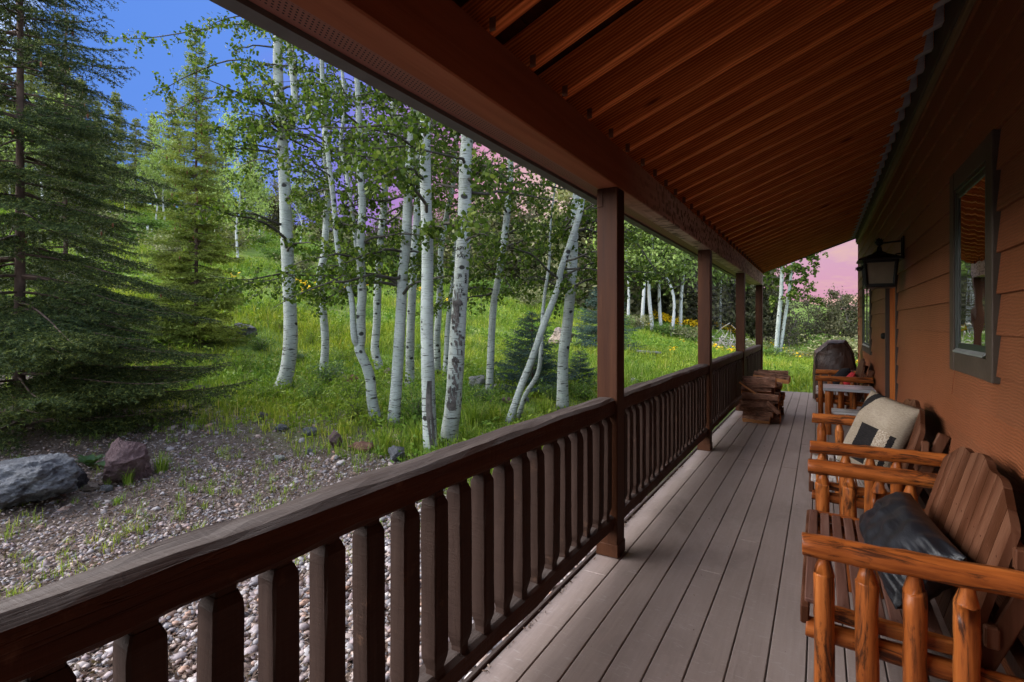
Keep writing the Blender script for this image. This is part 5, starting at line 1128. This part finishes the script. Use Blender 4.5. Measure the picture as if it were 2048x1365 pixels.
rocks = [('big gray boulder with a flat face at the bottom of the huge spruce', 48, 1000, 225, 100, 'gray', 0), ('pinkish brown boulder with a pale lower edge beside the gray one', 252, 962, 126, 88, 'pink', 1), ('dark upright rock wedged between the gray and pinkish boulders', 150, 978, 44, 50, 'dark', 2),
 ('round tan stone in front of the pinkish boulder', 181, 982, 30, 19, 'tan', 3), ('round gray stone in front of the pinkish boulder', 215, 983, 31, 17, 'gray', 4), ('small reddish stone near the big gray boulder', 126, 992, 17, 12, 'red', 5), ('large gray rock under the lime green spruce', 490, 676, 52, 32, 'gray', 2), ('rounded gray rock behind the lime spruce shade', 452, 668, 36, 18, 'dark', 4),
 ('pale round stone left of the flared aspen', 504, 752, 20, 13, 'tan', 3), ('dark stone left of the flared aspen', 402, 782, 24, 14, 'dark', 4), ('flat brown stone below the lime spruce', 446, 776, 26, 12, 'tan', 5), ('small gray stone at the spruce bough tips', 378, 765, 24, 13, 'gray', 6), ('flat gray stone below the flared aspen', 460, 800, 22, 10, 'gray', 7),
 ('gray stone at the grass edge, first of three in a row', 562, 862, 28, 16, 'gray', 3), ('pale gray stone at the grass edge, second of three in a row', 622, 872, 36, 22, 'gray', 4), ('large lichen gray stone at the grass edge, third of three in a row', 671, 893, 46, 32, 'pink', 5), ('dark stone above the row of three', 526, 840, 28, 18, 'dark', 6),
 ('flat red slab beside the tall grass clump', 728, 902, 58, 18, 'red', 7), ('dark flat stone behind the tall grass clump', 768, 895, 40, 14, 'dark', 3), ('round gray boulder left of the split aspen foot', 793, 922, 52, 32, 'gray', 1), ('white stone lying in the gravel', 560, 921, 26, 14, 'pale', 4), ('small pale stone right of the white stone in the gravel', 673, 921, 17, 11, 'pale', 5), ('small bluish stone left of the large lichen gray one', 620, 908, 17, 12, 'gray', 6),
 ('whitish boulder behind the carved aspen', 953, 775, 36, 28, 'pale', 0), ('tan stone behind the curving foot of the straight aspen', 778, 752, 20, 16, 'tan', 7), ('reddish stone behind the three stemmed aspen', 706, 768, 30, 22, 'red', 3), ('flat pinkish stone near the leaning aspen', 1018, 806, 30, 14, 'pink', 4), ('gray stone near the young blue spruce foot', 1052, 806, 24, 14, 'gray', 5), ('flat gray slab under the young blue spruce', 1003, 780, 40, 14, 'gray', 6),
 ('big tan boulder on the meadow behind the upright aspen', 1124, 694, 66, 42, 'tan', 2), ('gray boulder at the top of the meadow', 1272, 652, 30, 17, 'dark', 1), ('reddish stone beside the first full porch post', 1180, 768, 22, 18, 'red', 7), ('pale stone in the meadow grass beside the railing', 1268, 768, 22, 14, 'pale', 3), ('small white stone high in the meadow', 1371, 727, 11, 8, 'pale', 4), ('white stone right behind the railing', 964, 878, 24, 13, 'pale', 5)]
for k, r_ in enumerate(rocks): rock(*r_[:6], r_[6], 'boulder' if r_[3] > 60 else 'stone', 'boulder' if r_[3] > 60 else 'stone')

# slab topped drum in the meadow
b = hit(1296, 722); D = depth_of(b); r_ = 19 / FPX * D; t = thing('well_cover', 'black ribbed drum capped with a flat gray stone slab in the meadow', 'drum', tuple(b))
m = MB(); zz, rr = [], []
for k in range(4): zz += [k * .09, k * .09 + .02, k * .09 + .06, k * .09 + .08]; rr += [r_ * .92, r_, r_, r_ * .92]
m.tube([(0, 0, z - .05) for z in zz], rr, 22); m.put('ribbed_drum', plain('black plastic', (.012, .014, .015), .4), t)
m = MB(); g = np.random.default_rng(4); a = np.arange(11) * 2 * math.pi / 11; pr = [(math.cos(x) * r_ * 1.28 * g.uniform(.85, 1.1) - .03, math.sin(x) * r_ * 1.0 * g.uniform(.85, 1.1)) for x in a]; m.prism(pr, .305, .355, 'z'); o = m.put('stone_slab', RM['gray'], t); o.rotation_euler = (0, .06, .2)
# fallen sticks and white posts on the hill
def stick(label, p, q, r, mat, name='fallen_log', cat='log'):
    a, b = hit(*p), hit(*q); m = MB(); P = spline(np.array([a + (0, 0, r), (a + b) / 2 + (0, 0, r * 1.6), b + (0, 0, r)]), 10); m.tube(P, np.linspace(r, r * .7, 10), 9, True, .06, 3); tag(m.put(name, mat, None, True), label, cat, 'dead wood lying about')
stick('gray fallen log under the lime spruce', (300, 682), (365, 684), .08, M_GRAYWOOD); stick('thin bare pole lying in the grass behind the slim aspen', (665, 768), (722, 775), .022, M_GRAYWOOD); stick('pale fallen log across the hillside left of the lime spruce', (180, 452), (290, 468), .10, M_GRAYWOOD); stick('short log lying on the hillside behind the spruces', (225, 388), (238, 398), .07, M_GRAYWOOD)
for lab, px, py, h, w in (('short white post standing on the far slope', 219, 428, 17, 6), ('pair partner white stub on the slope, the taller one', 295, 466, 14, 4), ('thin white stub right of the taller one on the slope', 304, 470, 12, 3.4), ('low white stump on the slope under the lime spruce', 347, 472, 12, 6)):
    b = hit(px, py); D = depth_of(b); m = MB(); hh = h / FPX * D; m.tube([(0, 0, -.1), (0, 0, hh * .5), (.01, 0, hh), (.01, 0, hh + .01)], [w / FPX * D / 2] * 3 + [w / FPX * D / 2.6], 9, True, .04, 5); o = m.put('white_stump', M_FARBARK, None, True); o.location = tuple(b); tag(o, lab, 'stump', 'white stubs on the far slope')

# tall grass clumps and broad leaved plants
def clump(label, px, py, hpx, wpx, n, seed):
    b = hit(px, py); D = depth_of(b); g = np.random.default_rng(seed); h = hpx / FPX * D; w = wpx / FPX * D; B = np.c_[g.normal(size=(n, 2)) * w * .16, np.full(n, -.01)]; a = np.arctan2(B[:, 1], B[:, 0]) + g.normal(size=n) * .6
    V, F = blades(B, np.c_[np.cos(a), np.sin(a), 0 * a], h * g.uniform(.55, 1.12, n), np.full(n, .011), g.uniform(.12, .6, n), g); o = put('grass_clump', mesh_np('grass_clump', V, F), M_GRASS); o.location = tuple(b); tag(o, label, 'grass clump', 'tall grass clumps')
for k, c in enumerate([('tall grass clump beside the flat red slab', 770, 908, 58, 44, 150), ('tall grass clump left of the split aspen', 836, 900, 66, 36, 150), ('grass clump right of the carved aspen', 948, 858, 62, 60, 170), ('grass clump between the carved and leaning aspens', 988, 850, 50, 50, 140), ('grass tuft right of the pinkish boulder', 322, 945, 42, 26, 70), ('grass tuft in front of the pinkish boulder', 256, 970, 44, 24, 46), ('grass clump behind the railing near the first post', 1088, 826, 36, 60, 130), ('bright grass tuft below the flared aspen', 545, 835, 30, 40, 90), ('grass tuft by the lichen gray stone', 690, 868, 30, 36, 80), ('thin grass tuft out in the open gravel', 232, 1010, 18, 18, 26)]): clump(*c, 300 + k)
def bigleaf(label, px, py, s, seed):
    b = hit(px, py); D = depth_of(b); g = np.random.default_rng(seed); m = MB(); L0 = s / FPX * D
    for k in range(11):
        a = k * 2.4 + g.normal() * .2; L = L0 * g.uniform(.6, 1.1); w = L * .17; u = np.linspace(0, 1, 6); el = g.uniform(.5, 1.2); d = np.array((math.cos(a), math.sin(a), 0)); sd_ = np.array((-math.sin(a), math.cos(a), 0))
        C = np.outer(u, d) * L * math.cos(el) + np.outer(np.sin(el) * u - .45 * u ** 2, (0, 0, 1)) * L; ww = w * np.sin(np.pi * (u * .85 + .12)); V = np.r_[C - sd_ * ww[:, None] + (0, 0, .01), C, C + sd_ * ww[:, None] + (0, 0, .01)]; i = np.arange(5); m.add(V, [np.c_[i, i + 1, i + 7, i + 6], np.c_[i + 6, i + 7, i + 13, i + 12]])
    o = m.put('broad_leaf_plant', M_BIGLEAF, None, True, False); o.location = tuple(b + (0, 0, .02)); tag(o, label, 'plant', 'broad leaved plants by the boulders')
bigleaf('broad leaved plant above the pinkish boulder', 180, 938, 62, 1); bigleaf('broad leaved plant above the big gray boulder', 92, 950, 58, 2)

# yellow flowers
def flower_mesh(seed, n=9, R=.16, H=.34):
    g = np.random.default_rng(seed); m = MB(); BL = []
    for k in range(n):
        a = g.uniform(0, 6.283); r = R * math.sqrt(g.random()); top = np.array((math.cos(a) * r, math.sin(a) * r, H * g.uniform(.75, 1.1))); m.tube([(top[0] * .3, top[1] * .3, 0), top * (.7, .7, .6), top], [.004, .003, .003], 4)
        mp = MB(); BL.append(mp); nn = unit(np.array((g.normal() * .5, g.normal() * .5, 1))[None])[0]; U = perp(nn[None], g)[0]; Wv = np.cross(nn, U)
        for q in range(9):
            b_ = q * 2 * math.pi / 9; e = U * math.cos(b_) + Wv * math.sin(b_); s_ = np.cross(nn, e); mp.add([top + e * .006 - s_ * .006, top + e * .006 + s_ * .006, top + e * .038 + s_ * .009, top + e * .046, top + e * .038 - s_ * .009], [[0, 1, 2, 3, 4]])
    B = np.c_[g.normal(size=(26, 2)) * R * .5, np.zeros(26)]; a = g.uniform(0, 6.28, 26); V, F = blades(B, np.c_[np.cos(a), np.sin(a), 0 * a], H * g.uniform(.5, .9, 26), np.full(26, .035), g.uniform(.2, .7, 26), g)
    return m.mesh('stalks'), [b_.mesh('bloom') for b_ in BL], mesh_np('leaves', V, F)
FL = [flower_mesh(400 + k, 7 + 3 * k) for k in range(3)]
def flowers(label, px, py, k, sc, group):
    b = hit(px, py); t = thing('flower_plant', label, 'flowers', tuple(b), k * 1.3, group); t.scale = (sc,) * 3
    put('stalks', FL[k % 3][0], M_FORB, t); put('leaves', FL[k % 3][2], M_FORB, t)
    for me in FL[k % 3][1]: put('bloom', me, M_PETAL, t)
fl_near = sorted([(590, 574), (601, 578), (612, 584), (618, 592), (608, 596), (640, 582), (468, 566), (684, 580), (690, 588), (838, 594), (845, 590), (735, 580), (892, 612)])
for k, (px, py) in enumerate(fl_near): flowers('yellow wildflower plant on the meadow behind the aspens, %s from the left' % ordinal(k), px, py + 6, k, 1.5, 'yellow wildflowers behind the aspens')
fl_r = sorted([(1296, 656), (1348, 662), (1357, 660), (1434, 706), (1430, 700), (1440, 708), (1462, 712), (1470, 704), (1366, 690), (1344, 710), (1545, 694), (1550, 699), (1570, 707), (1582, 712), (1604, 712), (1618, 716), (1622, 720), (1637, 704), (1530, 704), (1714, 735), (1597, 722), (1640, 722)])
for k, (px, py) in enumerate(fl_r): flowers('yellow wildflower plant in the meadow seen past the posts, %s from the left' % ordinal(k), px, py + 5, k, 1.15, 'yellow wildflowers in the meadow past the posts')
g = np.random.default_rng(31); C_, N_ = [], []
for (px, py, w, n) in ((1328, 650, 17, 420), (1386, 661, 20, 420), (1352, 656, 16, 120), (1452, 670, 18, 400), (1470, 668, 10, 160), (1120, 600, 14, 60)):
    b = hit(px, py); D = depth_of(b); q = g.normal(size=(n, 2)) * np.array((w / FPX * D * .5, .8)); x = b[0] + q[:, 0] * math.cos(TH) - q[:, 1] * math.sin(TH); y = b[1] + q[:, 0] * math.sin(TH) + q[:, 1] * math.cos(TH); C_.append(np.c_[x, y, gz(x, y) + g.uniform(.35, .75, n)])
C_ = np.concatenate(C_); V, F = disc_leaves(C_, g.uniform(.05, .10, len(C_)), unit(g.normal(size=C_.shape) * .6 + np.array((-.2, -.6, .6))), g, 6, 1, 0); tag(put('yellow_flower_carpet', mesh_np('yellow_flower_carpet', V, [F]), M_PETAL), kind='stuff')

# ------------------------------------------------------------------ meadow grass, herbs, gravel, litter
def noise2(x, y, s, seed):
    q = np.random.default_rng(seed); o = np.zeros_like(x)
    for k in range(7):
        a = q.uniform(0, 6.28); f = s * q.uniform(.6, 1.9); o += np.sin((x * math.cos(a) + y * math.sin(a)) * f + q.uniform(0, 6.28)) / 7 * 1.7
    return o
def green_mask(x, y):   # 0 gravel .. 1 meadow
    e = y - .05 * x + .4 * np.clip(-x - 5.5, 0, 4) + 1.1 * noise2(x, y, .9, 5) + .5 * noise2(x, y, 2.7, 6)
    m = np.clip((e - 4.3) / 3.4, 0, 1)
    house = (x > -1.6) & (y < 13.0); return np.where(house, 0, m)
def polar(n, r0, r1, a0, a1, g): r = np.exp(g.uniform(math.log(r0), math.log(r1), n)); a = g.uniform(rad(a0), rad(a1), n); return -np.sin(a) * r, np.cos(a) * r, r
g = np.random.default_rng(55)
x, y, r = polar(60000, 4.5, 62, -14, 90, g); gm = green_mask(x, y); patch = noise2(x, y, .55, 9); keep = g.random(len(x)) < gm ** 1.4 * np.clip(.72 + .5 * patch, .16, 1); x, y, r, patch = x[keep], y[keep], r[keep], patch[keep]
nb = 9; n = len(x); bx_ = np.repeat(x, nb) + g.normal(size=n * nb) * .05 * (1 + np.repeat(r, nb) * .035); by_ = np.repeat(y, nb) + g.normal(size=n * nb) * .05 * (1 + np.repeat(r, nb) * .035); rr_ = np.repeat(r, nb); pp = np.repeat(patch, nb)
ok = ~((bx_ > -1.45) & (by_ < 12.85) & (bx_ < 12)); bx_, by_, rr_, pp = bx_[ok], by_[ok], rr_[ok], pp[ok]; n = len(bx_); a = g.uniform(0, 6.28, n); hgt = (.10 + .15 * np.clip(pp + .6, 0, 1.6)) * g.uniform(.5, 1.35, n) * np.clip(.55 + rr_ / 22, .6, 1.35) * np.repeat(g.uniform(.6, 1.4, len(x)), nb)[ok]
V, F = blades(np.c_[bx_, by_, gz(bx_, by_) - .01], np.c_[np.cos(a), np.sin(a), 0 * a], hgt, .0045 * (1 + rr_ / 7.5), g.uniform(.1, .75, n), g); print('blades', n)
tag(put('meadow_grass', mesh_np('meadow_grass', V, F), M_GRASS), kind='stuff')
x, y, r = polar(13000, 4.0, 12, -5, 90, g); gm = green_mask(x, y); k_ = (g.random(len(x)) < np.where(gm < .4, .10 + .5 * gm, 0)) & (x < -1.9); x, y, r = x[k_], y[k_], r[k_]; nb = 16; n = len(x) * nb; bx_ = np.repeat(x, nb) + g.normal(size=n) * .025; by_ = np.repeat(y, nb) + g.normal(size=n) * .025; a = g.uniform(0, 6.28, n)
V, F = blades(np.c_[bx_, by_, gz(bx_, by_) - .005], np.c_[np.cos(a), np.sin(a), 0 * a], g.uniform(.03, .11, n) * np.repeat(g.uniform(.5, 1.6, len(x)) * (1 + 2.2 * green_mask(x, y)), nb), np.full(n, .0045), g.uniform(.2, .8, n), g); tag(put('gravel_weeds', mesh_np('gravel_weeds', V, F), M_GRASS), kind='stuff')
x, y, r = polar(40000, 4.5, 55, -14, 90, g); gm = green_mask(x, y); patch = noise2(x, y, .8, 14); keep = (g.random(len(x)) < gm * np.clip(.35 + .9 * patch, .06, 1)) & ~((x > -1.5) & (y < 12.9)); x, y, r = x[keep], y[keep], r[keep]; nb = 11; n = len(x) * nb; sp2 = .075 * (1 + np.repeat(r, nb) * .03); bx_ = np.repeat(x, nb) + g.normal(size=n) * sp2; by_ = np.repeat(y, nb) + g.normal(size=n) * sp2; hz = g.uniform(.02, 1, n) * np.repeat(g.uniform(.06, .30, len(x)) * np.clip(.5 + r / 20, .5, 1.3) * np.where(g.random(len(x)) < .12, 1.9, 1), nb)
C = np.c_[bx_, by_, gz(bx_, by_) + hz]; V, F = disc_leaves(C, .031 * (1 + np.repeat(r, nb) / 11) * g.uniform(.6, 1.4, n), unit(g.normal(size=C.shape) + np.array((0, 0, .8))), g, 5, .55, .5); tag(put('meadow_herbs', mesh_np('meadow_herbs', V, [F]), M_FORB), kind='stuff')
# gravel
t = NT('river pebbles'); isl = t.island(); c = t.ramp(isl, [(0, (.15, .145, .16)), (.18, (.26, .25, .26)), (.36, (.31, .235, .235)), (.5, (.37, .355, .355)), (.62, (.38, .28, .23)), (.74, (.24, .17, .17)), (.86, (.50, .46, .43)), (.94, (.36, .18, .10)), (1, (.6, .57, .55))]); P_ = t.tc()
c = t.mix(1.0, t.mix(t.math('MULTIPLY', t.noise(P_, 45, 4, .7), .35), c, (.18, .155, .145)), (.92, .88, .87), 'MULTIPLY'); M_PEB = t.done(t.bsdf(c, .6, t.bump(t.noise(P_, 120, 3), .25, .002), .4))
ov = np.array([(1, 0, 0), (-1, 0, 0), (0, 1, 0), (0, -1, 0), (0, 0, 1), (0, 0, -1)], float); of = np.array([(0, 2, 4), (2, 1, 4), (1, 3, 4), (3, 0, 4), (2, 0, 5), (1, 2, 5), (3, 1, 5), (0, 3, 5)])
def subd(V, F):
    V = list(map(tuple, V)); cache = {}; out = []
    def mid(a, b):
        k = (min(a, b), max(a, b))
        if k not in cache: V.append(tuple(unit((np.array(V[a]) + np.array(V[b]))[None])[0])); cache[k] = len(V) - 1
        return cache[k]
    for a, b, c in F: ab, bc, ca = mid(a, b), mid(b, c), mid(c, a); out += [(a, ab, ca), (ab, b, bc), (ca, bc, c), (ab, bc, ca)]
    return np.array(V), np.array(out)
PV, PF = subd(ov, of)
def pebbles(x, y, size, lift, g):
    n = len(x); A = g.uniform(0, 6.28, n); ca, sa = np.cos(A), np.sin(A); S = np.c_[size * g.uniform(.8, 1.35, n), size * g.uniform(.65, 1.0, n), size * g.uniform(.4, .7, n)]; tl = g.normal(size=(n, 2)) * .25
    Q = PV[None] * S[:, None] * (1 + g.normal(size=(n, len(PV), 1)) * .05); X = Q[..., 0] * ca[:, None] - Q[..., 1] * sa[:, None]; Y = Q[..., 0] * sa[:, None] + Q[..., 1] * ca[:, None]; Z = Q[..., 2] + X * tl[:, :1] + Y * tl[:, 1:]
    V = np.stack([X + x[:, None], Y + y[:, None], Z + (gz(x, y) + lift)[:, None]], -1); return V.reshape(-1, 3), (np.arange(n)[:, None, None] * len(PV) + PF[None]).reshape(-1, 3)
n = 21000; x = g.uniform(-3.9, -1.27, n); y = g.uniform(-.9, 5.2, n); dens = np.clip(1.35 - (-x - 1.2) / 2.6 + .25 * noise2(x, y, 2, 21), .12, 1); k_ = (g.random(n) < dens) & (np.hypot(x, y) > .9); x, y = x[k_], y[k_]; sz = g.lognormal(math.log(.021), .28, len(x)).clip(.010, .043)
V1, F1 = pebbles(x, y, sz, sz * .2 + g.uniform(0, .012, len(x)), g)
n = 120000; xx, yy, rr_ = polar(n, 2.8, 13, 8, 93, g); k_ = (xx < -2.2) & (g.random(n) < (1 - green_mask(xx, yy)) ** 1.5 * np.clip(.42 + .5 * noise2(xx, yy, 1.6, 22), .06, .85)); xx, yy = xx[k_], yy[k_]; sz = g.lognormal(math.log(.0135), .42, len(xx)).clip(.005, .045)
PV0, PF0 = PV, PF; PV, PF = ov * 1.08, of; V2, F2 = pebbles(xx, yy, sz, sz * .12, g); print('pebbles', len(x) + len(xx))
PV, PF = PV0, PF0; xx, yy, rr_ = polar(2600, 4, 13, 8, 88, g); gm = green_mask(xx, yy); k_ = (xx < -2.2) & (g.random(2600) < np.where((gm > .02) & (gm < .6), .35, .03)); xx, yy = xx[k_], yy[k_]; sz = g.lognormal(math.log(.038), .4, len(xx)).clip(.02, .09); V3, F3 = pebbles(xx, yy, sz, sz * .15, g)
tag(put('river_gravel', mesh_np('river_gravel', np.r_[V1, V2, V3], [F1, F2 + len(V1), F3 + len(V1) + len(V2)], True), M_PEB), kind='stuff')
M_LITTER = leaf_mat('dry leaf litter', [(0, (.07, .042, .03)), (.5, (.12, .08, .062)), (.85, (.19, .14, .112)), (1, (.29, .23, .19))], .1, .8)
n = 170000; x, y, r = polar(n, 2.6, 15, 5, 93, g); gm = green_mask(x, y); k_ = (x < -1.9) & (g.random(n) < (1 - gm * .75) * np.clip(.6 + .6 * noise2(x, y, 1.1, 23), .1, 1)); x, y = x[k_], y[k_]; C = np.c_[x, y, gz(x, y) + g.uniform(.004, .03, len(x))]
V, F = disc_leaves(C, g.uniform(.014, .042, len(C)), unit(g.normal(size=C.shape) * .45 + np.array((0, 0, 1))), g, 5, .45, .4); tag(put('leaf_litter', mesh_np('leaf_litter', V, [F]), M_LITTER), kind='stuff')
# crumbs along the deck edge
n = 520; x = np.r_[-1.232 + abs(g.normal(size=400)) * .012, g.uniform(-1.0, .0, 120)]; y = g.uniform(.2, 12.5, n); C = np.c_[x, y, np.full(n, .004) + g.uniform(0, .006, n)]; sz = np.r_[g.uniform(.008, .024, 400), g.uniform(.004, .011, 120)]
V, F = disc_leaves(C, sz, unit(g.normal(size=C.shape) * .5 + np.array((0, 0, 1))), g, 5, .5, .4); tag(put('deck_leaf_crumbs', mesh_np('deck_leaf_crumbs', V, [F]), M_LITTER), kind='stuff')
# ------------------------------------------------------------------ sky and sun
SUN_AZ, SUN_EL = rad(110), rad(25)     # azimuth measured left of the porch axis
sd = Vector((-math.sin(SUN_AZ) * math.cos(SUN_EL), math.cos(SUN_AZ) * math.cos(SUN_EL), math.sin(SUN_EL)))
sun_d = bpy.data.lights.new('sun', 'SUN'); sun_d.energy = SUN_E; sun_d.angle = rad(SUN_ANG); sun_d.color = (1, .93, .84)
sun = bpy.data.objects.new('sun', sun_d); COL.objects.link(sun); sun.rotation_euler = sd.to_track_quat('Z', 'Y').to_euler()
W = bpy.data.worlds.new('World'); SC.world = W; W.use_nodes = True
wt = NT.__new__(NT); wt.m = None; wt.t = W.node_tree; wt.t.nodes.clear(); wt._tc = None
wo = wt.n('ShaderNodeOutputWorld')
sky = wt.n('ShaderNodeTexSky', sky_type='NISHITA'); sky.sun_disc = False; sky.sun_elevation = SUN_EL; sky.sun_rotation = math.atan2(sd.x, sd.y); sky.altitude = 2000; sky.dust_density = 2.0
d = wt.tc('Generated'); s = wt.sep(d)
w = wt.vmath('DOT_PRODUCT', d, tuple(Vector((.06, 1, -.12)).normalized()))
cl = wt.noise(wt.mapv(d, (5, 5, 26)), 1.0, 5, .6, .6)
w2 = wt.math('ADD', w, wt.math('MULTIPLY', wt.math('SUBTRACT', cl, .5), .10))
def S(r, g, b): return tuple(((c / 255 + .055) / 1.055) ** 2.4 if c > 10 else c / 3294 for c in (r, g, b))
base = wt.ramp(w2, [(.1, S(95, 145, 235)), (.38, S(104, 150, 240)), (.52, S(130, 134, 232)), (.61, S(172, 134, 210)), (.70, S(222, 156, 192)), (.80, S(234, 196, 194)), (.88, S(236, 212, 204)), (.95, S(214, 180, 204)), (1, S(204, 172, 206))])
low = wt.ramp(s[2], [(.0, 1), (.12, .35), (.22, 0)])
streak = wt.ramp(cl, [(.5, 0), (.66, 1)])
pinklow = wt.mix(streak, S(228, 158, 182), S(246, 200, 160))
right = wt.ramp(w, [(.86, 0), (.97, 1)])
base = wt.mix(wt.math('MULTIPLY', low, right), base, pinklow)
base = wt.mix(wt.math('MULTIPLY', wt.math('MULTIPLY', streak, right), .5), base, S(236, 190, 180))
nish = wt.n('ShaderNodeBackground'); wt.val(nish.inputs['Strength'], SKY_E); hs = wt.n('ShaderNodeHueSaturation'); wt.val(hs.inputs['Saturation'], .55); wt.l(sky.outputs[0], hs.inputs['Color']); wt.l(hs.outputs[0], nish.inputs['Color'])
bgs = wt.n('ShaderNodeBackground'); wt.val(bgs.inputs['Strength'], 2 ** -EXPO); wt.l(base, bgs.inputs['Color'])
# the coloured dusk band stands over the hill and beyond the porch end; overhead and behind it is plain bright sky
f = wt.math('MAXIMUM', wt.ramp(s[2], [(.50, 0), (.66, 1)]), wt.ramp(w, [(.0, 1), (.16, 0)]))
ms = wt.n('ShaderNodeMixShader'); wt.l(f, ms.inputs[0]); wt.l(bgs.outputs[0], ms.inputs[1]); wt.l(nish.outputs[0], ms.inputs[2]); wt.l(ms.outputs[0], wo.inputs['Surface'])
SC.view_settings.view_transform = 'Standard'; SC.view_settings.look = 'None'; SC.view_settings.exposure = EXPO; SC.view_settings.gamma = 1
SC.render.engine = 'CYCLES'
SC.cycles.max_bounces = 8; SC.cycles.diffuse_bounces = 5; SC.cycles.transparent_max_bounces = 8
SC.cycles.use_denoising = True
SC.cycles.use_adaptive_sampling = True
